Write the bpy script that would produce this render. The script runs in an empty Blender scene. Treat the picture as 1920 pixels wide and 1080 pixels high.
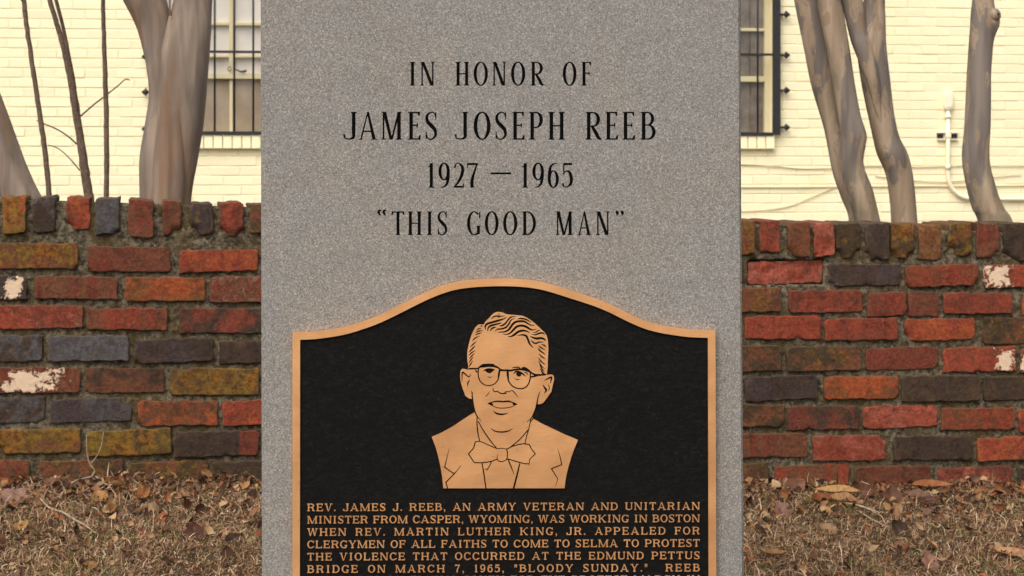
import bpy, math, random
import numpy as np
from mathutils import Vector, Matrix, noise
from mathutils.geometry import delaunay_2d_cdt

random.seed(7)
rng = np.random.default_rng(11)
R = math.radians
scene = bpy.context.scene
col = scene.collection

# ------------------------------------------------------------------ camera
F = 3552.0          # focal length in photo pixels
ZC = 1.0            # eye height
YH = 300.0          # horizon row
cam_d = bpy.data.cameras.new('camera')
cam = bpy.data.objects.new('camera', cam_d)
col.objects.link(cam)
cam.location = (0, 0, ZC)
cam.rotation_euler = (R(90), 0, 0)
cam_d.sensor_width = 36.0
cam_d.lens = F / 1920 * 36
cam_d.shift_y = -(540 - YH) / 1920
cam_d.clip_start = 0.05
cam_d.clip_end = 400
cam_d.dof.use_dof = True
cam_d.dof.focus_distance = 3.05
cam_d.dof.aperture_fstop = 18
scene.camera = cam

# ------------------------------------------------------------------ world, sun, exposure
world = bpy.data.worlds.new('World')
scene.world = world
world.use_nodes = True
wn = world.node_tree
bg = wn.nodes['Background']
sky = wn.nodes.new('ShaderNodeTexSky')
sky.sky_type = 'NISHITA'
sky.sun_disc = False
sky.sun_elevation = R(52)
sky.sun_rotation = R(205)
sky.dust_density = 4.0
sky.air_density = 1.2
hs = wn.nodes.new('ShaderNodeHueSaturation')
hs.inputs['Saturation'].default_value = 0.25
wn.links.new(sky.outputs[0], hs.inputs['Color'])
wn.links.new(hs.outputs[0], bg.inputs[0])
bg.inputs[1].default_value = 0.13

sun_d = bpy.data.lights.new('sun', 'SUN')
sun_d.energy = 1.25
sun_d.angle = R(55)
sun_d.color = (1.0, 0.90, 0.76)
sun = bpy.data.objects.new('sun', sun_d)
col.objects.link(sun)
az = R(205)          # clockwise from +Y
sd = Vector((math.sin(az) * math.cos(R(52)), math.cos(az) * math.cos(R(52)), math.sin(R(52))))
sun.rotation_euler = sd.to_track_quat('Z', 'Y').to_euler()

scene.view_settings.view_transform = 'Standard'
scene.view_settings.look = 'None'
scene.view_settings.exposure = 0.72
scene.view_settings.gamma = 1
scene.view_settings.use_curve_mapping = False
scene.cycles.use_denoising = True
scene.cycles.max_bounces = 6
scene.cycles.use_adaptive_sampling = True

# ------------------------------------------------------------------ helpers
K = 0.52            # picture value -> albedo


def s2l(c):
    c = c / 255.0
    return c / 12.92 if c <= 0.04045 else ((c + 0.055) / 1.055) ** 2.4


def C3(r, g, b, k=K):
    return (s2l(r) * k, s2l(g) * k, s2l(b) * k)


def tag(o, label=None, cat=None, group=None, kind=None):
    if label: o['label'] = label
    if cat: o['category'] = cat
    if group: o['group'] = group
    if kind: o['kind'] = kind
    return o


def empty(name, loc=(0, 0, 0), parent=None):
    o = bpy.data.objects.new(name, None)
    o.location = loc
    o.empty_display_size = 0.1
    col.objects.link(o)
    if parent: o.parent = parent
    return o


def new_obj(name, me, parent=None, mats=()):
    o = bpy.data.objects.new(name, me)
    col.objects.link(o)
    for m in mats: me.materials.append(m)
    if parent: o.parent = parent
    return o


def mesh_pd(name, vs, fs, smooth=False, mi=None):
    me = bpy.data.meshes.new(name)
    me.from_pydata([tuple(v) for v in vs], [], fs)
    if smooth: me.polygons.foreach_set('use_smooth', [True] * len(me.polygons))
    if mi is not None: me.polygons.foreach_set('material_index', mi)
    me.update()
    return me


class MB:
    def __init__(s):
        s.v, s.f = [], []

    def add(s, vs, fs):
        b = len(s.v)
        s.v += [tuple(v) for v in vs]
        s.f += [tuple(i + b for i in f) for f in fs]

    def box(s, o, ux, uy, uz, x0, x1, y0, y1, z0, z1, bev=0.0):
        """box in a frame: origin o, axes ux uy uz"""
        if bev <= 0:
            vs = [o + ux * x + uy * y + uz * z for x in (x0, x1) for y in (y0, y1) for z in (z0, z1)]
            s.add(vs, [(0, 1, 3, 2), (4, 6, 7, 5), (0, 4, 5, 1), (2, 3, 7, 6), (0, 2, 6, 4), (1, 5, 7, 3)])
            return
        # y0 is the outward face: bevel the four front edges
        b = bev
        P = lambda x, y, z: o + ux * x + uy * y + uz * z
        vs = [P(x0 + b, y0, z0 + b), P(x1 - b, y0, z0 + b), P(x1 - b, y0, z1 - b), P(x0 + b, y0, z1 - b),
              P(x0, y0 + b, z0), P(x1, y0 + b, z0), P(x1, y0 + b, z1), P(x0, y0 + b, z1),
              P(x0, y1, z0), P(x1, y1, z0), P(x1, y1, z1), P(x0, y1, z1)]
        fs = [(0, 1, 2, 3)]
        for i in range(4):
            j = (i + 1) % 4
            fs.append((4 + i, 4 + j, j, i))
            fs.append((8 + i, 8 + j, 4 + j, 4 + i))
        fs.append((11, 10, 9, 8))
        s.add(vs, fs)

    def tube(s, pts, rad, n=8, cap=True):
        pts = [Vector(p) for p in pts]
        if not hasattr(rad, '__len__'): rad = [rad] * len(pts)
        b = len(s.v)
        side = None
        for i, p in enumerate(pts):
            t = (pts[min(i + 1, len(pts) - 1)] - pts[max(i - 1, 0)]).normalized()
            if side is None:
                side = t.cross(Vector((0, 1, 0.02))).normalized()
            side = (side - t * side.dot(t)).normalized()
            up = t.cross(side)
            for k in range(n):
                a = 2 * math.pi * k / n
                s.v.append(tuple(p + (side * math.cos(a) + up * math.sin(a)) * rad[i]))
        for i in range(len(pts) - 1):
            for k in range(n):
                j = (k + 1) % n
                s.f.append((b + i * n + k, b + i * n + j, b + (i + 1) * n + j, b + (i + 1) * n + k))
        if cap:
            s.f.append(tuple(b + k for k in reversed(range(n))))
            s.f.append(tuple(b + (len(pts) - 1) * n + k for k in range(n)))

    def build(s, name, mat, parent=None, smooth=False):
        return new_obj(name, mesh_pd(name, s.v, s.f, smooth), parent, [mat] if mat else [])


def catmull(pts, per=8):
    P = [np.array(p, float) for p in pts]
    P = [2 * P[0] - P[1]] + P + [2 * P[-1] - P[-2]]
    out = []
    for i in range(1, len(P) - 2):
        for k in range(per):
            t = k / per
            a, b, c, d = P[i - 1], P[i], P[i + 1], P[i + 2]
            out.append(0.5 * ((2 * b) + (-a + c) * t + (2 * a - 5 * b + 4 * c - d) * t * t + (-a + 3 * b - 3 * c + d) * t ** 3))
    out.append(P[-2])
    return out


# ------------------------------------------------------------------ node helpers
class NT:
    def __init__(s, name):
        s.m = bpy.data.materials.new(name)
        s.m.use_nodes = True
        s.t = s.m.node_tree
        s.b = s.t.nodes['Principled BSDF']
        s.out = s.t.nodes['Material Output']

    def n(s, typ, **kw):
        nd = s.t.nodes.new('ShaderNode' + typ)
        for k, v in kw.items(): setattr(nd, k, v)
        return nd

    def l(s, a, b):
        s.t.links.new(a, b)

    def put(s, sock, v):
        if hasattr(v, 'is_linked') or hasattr(v, 'links'):
            s.l(v, sock)
        else:
            if isinstance(v, (tuple, list)) and len(v) == 3 and sock.type == 'RGBA': v = (*v, 1)
            sock.default_value = v

    def noise(s, vec, scale, detail=4, rough=0.55, dist=0.0):
        nd = s.n('TexNoise')
        if vec is not None: s.l(vec, nd.inputs['Vector'])
        nd.inputs['Scale'].default_value = scale
        nd.inputs['Detail'].default_value = detail
        nd.inputs['Roughness'].default_value = rough
        nd.inputs['Distortion'].default_value = dist
        return nd.outputs[0]

    def math(s, op, a, b=None, c=None, clamp=False):
        nd = s.n('Math', operation=op)
        nd.use_clamp = clamp
        s.put(nd.inputs[0], a)
        if b is not None: s.put(nd.inputs[1], b)
        if c is not None: s.put(nd.inputs[2], c)
        return nd.outputs[0]

    def vmath(s, op, a, b=None, scale=None):
        nd = s.n('VectorMath', operation=op)
        s.put(nd.inputs[0], a)
        if b is not None: s.put(nd.inputs[1], b)
        if scale is not None: s.put(nd.inputs['Scale'], scale)
        return nd.outputs[0]

    def mix(s, f, a, b, mode='MIX'):
        nd = s.n('Mix', data_type='RGBA', blend_type=mode)
        s.put(nd.inputs[0], f)
        s.put(nd.inputs[6], a)
        s.put(nd.inputs[7], b)
        return nd.outputs[2]

    def step(s, v, lo, hi, a=0.0, b=1.0):
        nd = s.n('MapRange')
        nd.interpolation_type = 'SMOOTHSTEP'
        s.put(nd.inputs[0], v)
        s.put(nd.inputs[1], lo)
        s.put(nd.inputs[2], hi)
        nd.inputs[3].default_value = a
        nd.inputs[4].default_value = b
        return nd.outputs[0]

    def attr(s, name, typ='GEOMETRY'):
        nd = s.n('Attribute', attribute_name=name)
        nd.attribute_type = typ
        return nd

    def coord(s):
        return s.n('TexCoord').outputs['Object']

    def bump(s, h, strength, dist, prev=None):
        nd = s.n('Bump')
        nd.inputs['Strength'].default_value = strength
        nd.inputs['Distance'].default_value = dist
        s.l(h, nd.inputs['Height'])
        if prev is not None: s.l(prev, nd.inputs['Normal'])
        return nd.outputs[0]

    def fin(s, base, rough=0.8, normal=None, metal=0.0, spec=None):
        s.put(s.b.inputs['Base Color'], base)
        s.put(s.b.inputs['Roughness'], rough)
        s.b.inputs['Metallic'].default_value = metal
        if spec is not None: s.b.inputs['Specular IOR Level'].default_value = spec
        if normal is not None: s.l(normal, s.b.inputs['Normal'])
        return s.m


# ------------------------------------------------------------------ materials
def m_granite():
    t = NT('granite')
    c = t.coord()
    v = t.n('TexVoronoi'); t.l(c, v.inputs['Vector']); v.inputs['Scale'].default_value = 540
    sep = t.n('SeparateColor'); t.l(v.outputs['Color'], sep.inputs[0])
    v2 = t.n('TexVoronoi'); t.l(c, v2.inputs['Vector']); v2.inputs['Scale'].default_value = 760
    sep2 = t.n('SeparateColor'); t.l(v2.outputs['Color'], sep2.inputs[0])
    n1 = t.noise(c, 340, 2, 0.6)
    g = t.math('ADD', t.math('MULTIPLY', sep.outputs[0], 0.36), t.math('MULTIPLY', sep2.outputs[1], 0.28))
    g = t.math('ADD', g, t.math('MULTIPLY', n1, 0.42))
    ramp = t.n('ValToRGB'); t.l(g, ramp.inputs[0])
    cr = ramp.color_ramp
    cr.elements[0].position = 0.12; cr.elements[0].color = (*C3(90, 87, 85), 1)
    cr.elements[1].position = 0.92; cr.elements[1].color = (*C3(240, 231, 219), 1)
    e = cr.elements.new(0.36); e.color = (*C3(150, 144, 138), 1)
    e = cr.elements.new(0.62); e.color = (*C3(178, 172, 165), 1)
    big = t.noise(c, 7, 4, 0.6)
    big2 = t.noise(t.vmath('ADD', c, (3.1, 5.2, 1.7)), 22, 3, 0.6)
    col1 = t.mix(t.step(big, 0.38, 0.64), t.mix(1.0, ramp.outputs[0], (0.965, 0.975, 0.985), 'MULTIPLY'), (1.04, 1.0, 0.96), 'MULTIPLY')
    col1 = t.mix(t.step(big2, 0.40, 0.70, 0, 0.7), col1, (0.91, 0.93, 0.95), 'MULTIPLY')
    stain = t.noise(t.vmath('MULTIPLY', c, (1, 1, 0.25)), 9, 5, 0.65)
    col1 = t.mix(t.step(stain, 0.56, 0.72, 0, 0.5), col1, (0.86, 0.82, 0.78), 'MULTIPLY')
    nrm = t.bump(n1, 0.15, 0.0008)
    return t.fin(col1, 0.72, nrm, spec=0.35)


def m_engrave():
    t = NT('engraving_black')
    n = t.noise(t.coord(), 240, 3)
    return t.fin(t.mix(t.step(n, 0.5, 0.75, 0, 0.35), (0.004, 0.0035, 0.0035), (0.016, 0.014, 0.013)), 0.9, spec=0.05)


def m_bronze():
    t = NT('bronze')
    c = t.coord()
    br = t.noise(t.vmath('MULTIPLY', c, (1, 1, 24)), 60, 3, 0.7)
    big = t.noise(c, 14, 3, 0.6)
    base = t.mix(br, (0.73, 0.36, 0.148), (0.92, 0.50, 0.23))
    base = t.mix(t.step(big, 0.35, 0.7), base, (0.90, 0.86, 0.84), 'MULTIPLY')
    spots = t.noise(c, 210, 2)
    base = t.mix(t.step(spots, 0.70, 0.78, 0, 0.6), base, (0.22, 0.10, 0.05))
    rg = t.step(br, 0.2, 0.8, 0.30, 0.44)
    wavy = t.noise(c, 9, 2, 0.5)
    return t.fin(base, rg, t.bump(br, 0.14, 0.0006, t.bump(wavy, 0.2, 0.02)), metal=0.7)


def m_field():
    t = NT('plaque_black')
    c = t.coord()
    mp = t.n('Mapping'); t.l(c, mp.inputs[0]); mp.inputs['Rotation'].default_value = (0, 0, 0); mp.inputs['Scale'].default_value = (1, 1, 1)
    sp = t.n('SeparateXYZ'); t.l(c, sp.inputs[0])
    cm = t.n('CombineXYZ'); t.l(t.math('MULTIPLY', t.math('ADD', sp.outputs[0], t.math('MULTIPLY', sp.outputs[2], 1.6)), 1.0), cm.inputs[0]); t.l(sp.outputs[1], cm.inputs[1]); t.l(t.math('MULTIPLY', t.math('SUBTRACT', sp.outputs[2], t.math('MULTIPLY', sp.outputs[0], 0.5)), 2.2), cm.inputs[2])
    n = t.noise(cm.outputs[0], 62, 6, 0.75, 1.2)
    n2 = t.noise(mp.outputs[0], 160, 2)
    base = t.mix(t.step(n, 0.45, 0.72), (0.0038, 0.0036, 0.0032), (0.0125, 0.012, 0.0105))
    base = t.mix(t.step(n2, 0.70, 0.80, 0, 0.45), base, (0.05, 0.05, 0.045))
    return t.fin(base, 0.7, t.bump(n, 0.6, 0.0014), spec=0.09)


def m_brick():
    t = NT('old_brick')
    c0 = t.coord()
    info = t.n('ObjectInfo')
    off = t.vmath('SCALE', (13.7, 7.1, 9.3), scale=t.math('MULTIPLY', info.outputs['Random'], 20.0))
    ca = t.attr('col_a', 'OBJECT').outputs['Color']
    cb = t.attr('col_b', 'OBJECT').outputs['Color']
    pr = t.n('SeparateXYZ'); t.l(t.attr('wear', 'OBJECT').outputs['Vector'], pr.inputs[0])
    pc = t.n('SeparateXYZ'); t.l(t.attr('paint', 'OBJECT').outputs['Vector'], pc.inputs[0])
    moss, streak, lime = pr.outputs[0], pr.outputs[1], pr.outputs[2]
    c = t.vmath('ADD', c0, off)
    # soft blotches and, on some, bands across the brick where it lay stacked in the kiln
    blot = t.step(t.noise(c, 16, 5, 0.62, 0.6), 0.42, 0.60)
    cx = t.vmath('MULTIPLY', c, (1, 0.2, 0.02))
    band = t.step(t.noise(cx, 24, 2, 0.5), 0.50, 0.56)
    fac = t.mix(streak, blot, band)
    base = t.mix(fac, ca, cb)
    fine = t.noise(c, 120, 6, 0.75)
    base = t.mix(1.0, base, t.mix(t.step(fine, 0.3, 0.7), (0.58, 0.57, 0.56), (1.30, 1.26, 1.20)), 'MULTIPLY')
    med = t.noise(c, 38, 4, 0.7)
    base = t.mix(t.step(med, 0.50, 0.66, 0, 0.62), base, (0.42, 0.45, 0.48), 'MULTIPLY')
    base = t.mix(t.step(t.noise(c, 24, 5, 0.7, 1.2), 0.48, 0.66, 0, 0.45), base, C3(112, 82, 58))
    pits = t.noise(c, 210, 3, 0.6)
    base = t.mix(t.step(pits, 0.64, 0.72, 0, 0.75), base, (0.012, 0.010, 0.008))
    cv = t.n('TexVoronoi', feature='DISTANCE_TO_EDGE'); cv.inputs['Scale'].default_value = 16
    t.l(t.vmath('ADD', t.vmath('MULTIPLY', c, (1, 1, 1.6)), t.vmath('SCALE', t.n('TexNoise').outputs['Color'], scale=0.05)), cv.inputs['Vector'])
    crk = t.math('MULTIPLY', t.step(cv.outputs['Distance'], 0.035, 0.008), t.step(t.noise(c, 9, 2), 0.50, 0.60))
    base = t.mix(t.math('MULTIPLY', crk, 0.55), base, (0.02, 0.014, 0.010))
    # moss and lichen
    mn = t.noise(c, 27, 6, 0.72, 0.3)
    thr = t.math('SUBTRACT', 0.69, t.math('MULTIPLY', moss, 0.34))
    mm = t.step(mn, thr, t.math('ADD', thr, 0.16))
    mcol = t.mix(t.step(t.noise(c, 75, 5, 0.7), 0.35, 0.65), C3(84, 62, 26), C3(172, 136, 48))
    mcol = t.mix(t.step(t.noise(c, 12, 3, 0.6), 0.45, 0.6), mcol, t.mix(1.0, mcol, (1.25, 0.85, 0.75), 'MULTIPLY'))
    base = t.mix(t.math('MULTIPLY', mm, 0.78), base, mcol)
    # lime bloom
    ln = t.noise(c, 46, 7, 0.8, 0.8)
    thr2 = t.math('SUBTRACT', 0.76, t.math('MULTIPLY', lime, 0.34))
    lm = t.step(ln, thr2, t.math('ADD', thr2, 0.09))
    base = t.mix(t.math('MULTIPLY', lm, 0.7), base, C3(178, 160, 140))
    # mortar and dirt left on the arrises
    eg = t.attr('edge').outputs['Fac']
    en = t.math('ADD', t.noise(c, 42, 6, 0.75, 0.5), t.math('MULTIPLY', eg, 0.24))
    base = t.mix(t.math('MULTIPLY', t.step(en, 0.64, 0.78), 0.6), base, t.mix(t.noise(c, 30, 3), C3(70, 56, 40), C3(140, 120, 90)))
    # flaked paint: paint = (centre x, half width, amount)
    sx = t.n('SeparateXYZ'); t.l(c0, sx.inputs[0])
    dx = t.math('DIVIDE', t.math('ABSOLUTE', t.math('SUBTRACT', sx.outputs[0], pc.outputs[0])), t.math('ADD', pc.outputs[1], 0.001))
    dz = t.math('DIVIDE', t.math('ABSOLUTE', sx.outputs[2]), 0.036)
    dd = t.math('MAXIMUM', dx, dz)
    pn = t.noise(c, 60, 8, 0.75, 0.6)
    pn2 = t.noise(c, 26, 4, 0.6, 0.4)
    pf = t.math('ADD', t.math('MULTIPLY', t.math('SUBTRACT', 1.0, dd), 0.42), t.math('ADD', t.math('MULTIPLY', pn, 1.05), t.math('MULTIPLY', pn2, 0.7)))
    pm = t.math('MULTIPLY', t.step(pf, 1.0, 1.05), pc.outputs[2])
    base = t.mix(pm, base, t.mix(fine, C3(222, 184, 150, .75), C3(250, 224, 194, .8)))
    h = t.math('ADD', t.math('MULTIPLY', fine, 0.6), t.math('MULTIPLY', med, 0.8))
    h = t.math('ADD', h, t.math('MULTIPLY', pm, 0.5))
    nrm = t.bump(h, 0.8, 0.005)
    return t.fin(base, 0.88, nrm, spec=0.25)


def m_mortar():
    t = NT('old_mortar')
    c = t.coord()
    a = t.noise(c, 9, 5, 0.65)
    b = t.noise(c, 70, 6, 0.75)
    g = t.noise(c, 260, 3, 0.7)
    base = t.mix(t.step(b, 0.38, 0.64), C3(82, 72, 58), C3(180, 164, 136))
    base = t.mix(t.step(a, 0.42, 0.62, 0, 0.7), base, C3(112, 92, 54))
    base = t.mix(t.step(t.noise(c, 33, 6, 0.75), 0.57, 0.66, 0, 0.8), base, C3(196, 178, 152))
    base = t.mix(t.step(t.noise(c, 21, 6, 0.75, 1.0), 0.60, 0.72, 0, 0.8), base, C3(50, 42, 32))
    base = t.mix(t.step(g, 0.66, 0.72, 0, 0.8), base, C3(206, 196, 176))
    base = t.mix(t.step(g, 0.36, 0.28, 0, 0.8), base, C3(40, 34, 28))
    return t.fin(base, 0.95, t.bump(t.math('ADD', b, t.math('MULTIPLY', g, 0.5)), 1.0, 0.008), spec=0.15)


def m_cream(name, rgb, dirt=0.25, bump=0.5):
    t = NT(name)
    c = t.coord()
    w = t.noise(c, 1.6, 4, 0.6)
    f = t.noise(c, 60, 5, 0.7)
    d = t.noise(t.vmath('MULTIPLY', c, (1, 1, 0.4)), 9, 6, 0.7)
    base = t.mix(t.step(w, 0.35, 0.65), rgb, (rgb[0] * 0.97, rgb[1] * 0.94, rgb[2] * 0.86))
    base = t.mix(t.step(d, 0.60, 0.78, 0, dirt), base, (0.36, 0.29, 0.18))
    base = t.mix(t.step(t.noise(c, 34, 4, 0.6), 0.70, 0.76, 0, dirt * 2), base, (0.25, 0.2, 0.13))
    return t.fin(base, 0.6, t.bump(f, bump, 0.004), spec=0.35)


def m_bark(name, patchy):
    t = NT(name)
    c = t.coord()
    st = t.noise(t.vmath('MULTIPLY', c, (1, 1, 0.16)), 22, 3, 0.5, 0.6)
    st2 = t.noise(t.vmath('MULTIPLY', c, (1, 1, 0.13)), 12, 3, 0.5, 0.5)
    base = t.mix(t.step(st, 0.30, 0.70), C3(142, 124, 110), C3(190, 168, 148))
    base = t.mix(t.step(st2, 0.40, 0.66, 0, 0.7), base, C3(158, 116, 82))
    base = t.mix(t.step(t.noise(t.vmath('ADD', t.vmath('MULTIPLY', c, (1, 1, 0.25)), (4, 2, 7)), 17, 4, 0.6), 0.52, 0.70, 0, 0.8), base, C3(160, 147, 136))
    if patchy:
        # peeled plates with sharp curling edges
        v = t.vmath('MULTIPLY', c, (1, 1, 0.30))
        p = t.noise(v, 15, 4, 0.5, 0.35)
        pm = t.step(p, 0.530, 0.552)
        grey = t.mix(t.step(st, 0.3, 0.7), C3(132, 119, 110), C3(166, 150, 138))
        tan = t.mix(t.step(st, 0.3, 0.7), C3(178, 152, 126), C3(212, 186, 158))
        base = t.mix(pm, tan, grey)
        base = t.mix(t.step(t.noise(t.vmath('ADD', v, (2, 8, 1)), 11, 4, 0.6, 0.2), 0.50, 0.64, 0, 0.55), base, C3(134, 124, 98))
        p2 = t.noise(t.vmath('ADD', v, (9, 3, 5)), 22, 3, 0.5, 0.3)
        base = t.mix(t.math('MULTIPLY', t.step(p2, 0.60, 0.615), 0.7), base, C3(180, 150, 120))
        edge = t.math('MULTIPLY', t.step(p, 0.505, 0.515), t.step(p, 0.530, 0.518))
        base = t.mix(t.math('MULTIPLY', edge, 0.3), base, C3(84, 66, 56))
        h = t.math('ADD', t.math('MULTIPLY', st, 0.4), t.math('MULTIPLY', pm, 0.5))
    else:
        h = t.math('ADD', st, t.math('MULTIPLY', st2, 0.8))
    lich = t.noise(c, 48, 6, 0.8)
    base = t.mix(t.step(lich, 0.64, 0.74, 0, 0.35), base, C3(186, 182, 172))
    return t.fin(base, 0.68, t.bump(h, 0.3, 0.004), spec=0.3)


def m_simple(name, rgb, rough=0.6, metal=0.0, nscale=40, var=0.25, spec=0.4):
    t = NT(name)
    n = t.noise(t.coord(), nscale, 4, 0.65)
    base = t.mix(t.step(n, 0.3, 0.7), tuple(x * (1 - var) for x in rgb), tuple(min(1, x * (1 + var)) for x in rgb))
    return t.fin(base, rough, t.bump(n, 0.25, 0.002), metal=metal, spec=spec)


def m_vcol(name, rough=0.8, transl=0.0, nscale=300):
    t = NT(name)
    a = t.attr('tint').outputs['Color']
    n = t.noise(t.coord(), nscale, 3, 0.6)
    base = t.mix(1.0, a, t.mix(n, (0.68, 0.66, 0.64), (1.3, 1.3, 1.3)), 'MULTIPLY')
    t.fin(base, rough, spec=0.25)
    if transl > 0:
        tr = t.n('BsdfTranslucent'); t.put(tr.inputs[0], base)
        ms = t.n('MixShader'); ms.inputs[0].default_value = transl
        t.l(t.b.outputs[0], ms.inputs[1]); t.l(tr.outputs[0], ms.inputs[2])
        t.l(ms.outputs[0], t.out.inputs[0])
    return t.m


def m_soil():
    t = NT('soil')
    c = t.coord()
    a = t.noise(c, 3, 5, 0.6)
    b = t.noise(c, 60, 7, 0.75)
    base = t.mix(t.step(b, 0.3, 0.7), C3(44, 33, 25), C3(128, 98, 74))
    base = t.mix(t.step(a, 0.4, 0.65, 0, 0.5), base, C3(104, 96, 56))
    base = t.mix(t.step(t.noise(c, 200, 3, 0.7), 0.58, 0.68, 0, 0.7), base, C3(190, 156, 116))
    return t.fin(base, 0.95, t.bump(b, 1.0, 0.01), spec=0.2)


def m_leaf():
    t = NT('dry_leaf')
    ca = t.attr('col_a', 'OBJECT').outputs['Color']
    c = t.coord()
    n = t.noise(c, 60, 5, 0.7)
    base = t.mix(t.step(n, 0.3, 0.7), t.mix(1.0, ca, (0.62, 0.58, 0.55), 'MULTIPLY'), t.mix(1.0, ca, (1.25, 1.22, 1.15), 'MULTIPLY'))
    sx = t.n('SeparateXYZ'); t.l(c, sx.inputs[0])
    w = t.n('TexWave'); t.l(c, w.inputs[0]); w.bands_direction = 'DIAGONAL'; w.inputs['Scale'].default_value = 40; w.inputs['Distortion'].default_value = 2
    base = t.mix(t.math('MULTIPLY', t.step(w.outputs['Color'], 0.8, 1.0), 0.3), base, (0.5, 0.42, 0.3), 'MULTIPLY')
    t.fin(base, 0.62, t.bump(n, 0.3, 0.002), spec=0.35)
    tr = t.n('BsdfTranslucent'); t.put(tr.inputs[0], base)
    ms = t.n('MixShader'); ms.inputs[0].default_value = 0.2
    t.l(t.b.outputs[0], ms.inputs[1]); t.l(tr.outputs[0], ms.inputs[2])
    t.l(ms.outputs[0], t.out.inputs[0])
    return t.m


def m_glass():
    t = NT('window_glass')
    lw = t.n('LayerWeight'); lw.inputs[0].default_value = 0.5
    gl = t.n('BsdfGlossy'); gl.inputs['Roughness'].default_value = 0.03
    tr = t.n('BsdfTransparent'); tr.inputs[0].default_value = (0.96, 0.95, 0.93, 1)
    f = t.math('ADD', t.math('MULTIPLY', lw.outputs['Fresnel'], 0.25), 0.02, clamp=True)
    ms = t.n('MixShader'); t.l(f, ms.inputs[0])
    t.l(tr.outputs[0], ms.inputs[1]); t.l(gl.outputs[0], ms.inputs[2])
    t.l(ms.outputs[0], t.out.inputs[0])
    return t.m


M = dict(granite=m_granite(), engrave=m_engrave(), bronze=m_bronze(), field=m_field(), brick=m_brick(), mortar=m_mortar(),
         cream=m_cream('cream_paint', (0.885, 0.81, 0.565), 0.18), creamj=m_cream('cream_paint_joint', (0.84, 0.755, 0.51), 0.25),
         trim=m_cream('cream_trim', (0.62, 0.55, 0.36), 0.3, 0.2), pipe=m_cream('painted_pipe', (0.84, 0.78, 0.60), 0.2, 0.15),
         bark=m_bark('streaky_bark', False), barkp=m_bark('peeling_bark', True), soil=m_soil(),
         iron=m_simple('black_iron', (0.018, 0.017, 0.018), 0.5), sapling=m_simple('sapling_bark', C3(138, 112, 92), 0.8, nscale=90, var=0.4),
         twig=m_simple('dry_twig', C3(196, 170, 140), 0.85, nscale=120, var=0.35),
         grass=m_vcol('dry_grass', 0.8, 0.2), litter=m_vcol('leaf_litter', 0.75, 0.15, 90), leaf=m_leaf(), glass=m_glass(),
         shade_sky_white=m_simple('sky_reflection_blind', (0.93, 0.90, 0.88), 0.8, nscale=4, var=0.06),  # blind whitened so its colour carries the sky reflected in the panes
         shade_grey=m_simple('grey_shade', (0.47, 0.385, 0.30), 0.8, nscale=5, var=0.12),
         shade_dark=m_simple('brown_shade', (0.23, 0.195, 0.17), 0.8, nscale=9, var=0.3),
         cable=m_cream('painted_cable', (0.66, 0.55, 0.36), 0.3, 0.1))

# ------------------------------------------------------------------ the planes things stand on
WS = 0.189                      # the low wall recedes to the right
WANG = math.atan(WS)
WU = Vector((math.cos(WANG), math.sin(WANG), 0)); WN = Vector((math.sin(WANG), -math.cos(WANG), 0)); UZ = Vector((0, 0, 1))
WO = Vector((0, 4.72 + WS * 1.143, 0))


def wall_uz(px, py):
    D = WO.y / (1 - WS * (px - 960) / F)
    return ((px - 960) / F * D) / math.cos(WANG), ZC - (py - YH) / F * D


BS = 0.1218                     # so does the building
BANG = math.atan(BS)
BU = Vector((math.cos(BANG), math.sin(BANG), 0)); BN = Vector((math.sin(BANG), -math.cos(BANG), 0))
BO = Vector((0, 13.0 + BS * 3.06, 0))


def bld_uz(px, py):
    D = BO.y / (1 - BS * (px - 960) / F)
    return ((px - 960) / F * D) / math.cos(BANG), ZC - (py - YH) / F * D


def gz0(x, y):
    """lawn height: falls gently towards the viewer and to the right"""
    wy = WO.y + WS * x
    d = wy - y
    return 0.160 - 0.040 * x - 0.085 * min(max(d, -0.3), 2.2) - 0.02 * max(d - 2.2, 0) * (1 if d < 6 else 6 / d)


def gz(x, y):
    return gz0(x, y) + 0.012 * noise.noise(Vector((x * 4, y * 4, 0))) + 0.006 * noise.noise(Vector((x * 13, y * 13, 3)))


def on_ground(px, py):
    y = 4.4
    for _ in range(30):
        z = gz0((px - 960) / F * y, y)
        y = y * 0.5 + 0.5 * (ZC - z) * F / (py - YH)
    return Vector(((px - 960) / F * y, y, gz((px - 960) / F * y, y)))


# ------------------------------------------------------------------ ground
def make_ground():
    xs = np.unique(np.concatenate([np.linspace(-60, -3, 14), np.arange(-3, 3.01, 0.04), np.linspace(3, 60, 14)]))
    ys = np.unique(np.concatenate([np.linspace(-60, 2.6, 18), np.arange(2.6, 5.4, 0.04)]))
    vs, fs = [], []
    for y in ys:
        for x in xs:
            xx = max(-3.5, min(3.5, x))
            wy = WO.y + WS * xx
            vs.append((x, y, gz(xx, y) if abs(x) < 3.5 else gz0(xx, y)))
    n = len(xs)
    for j in range(len(ys) - 1):
        for i in range(n - 1):
            fs.append((j * n + i, j * n + i + 1, (j + 1) * n + i + 1, (j + 1) * n + i))
    o = new_obj('lawn_ground', mesh_pd('lawn_ground', vs, fs, True), None, [M['soil']])
    tag(o, kind='structure')
    # raised bed behind the low wall, up to and past the building
    mb = MB()
    mb.add([(-60, 5.42 - 2.2, 0.52), (-4, 4.95 - .6, 0.52), (4, 5.9, 0.50), (60, 9.5, 0.5), (60, 120, 0.5), (-60, 120, 0.5)], [(0, 1, 2, 3, 4, 5)])
    o = mb.build('planting_bed', M['soil'])
    o.location.y = 0.15
    tag(o, kind='structure')


make_ground()

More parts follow.
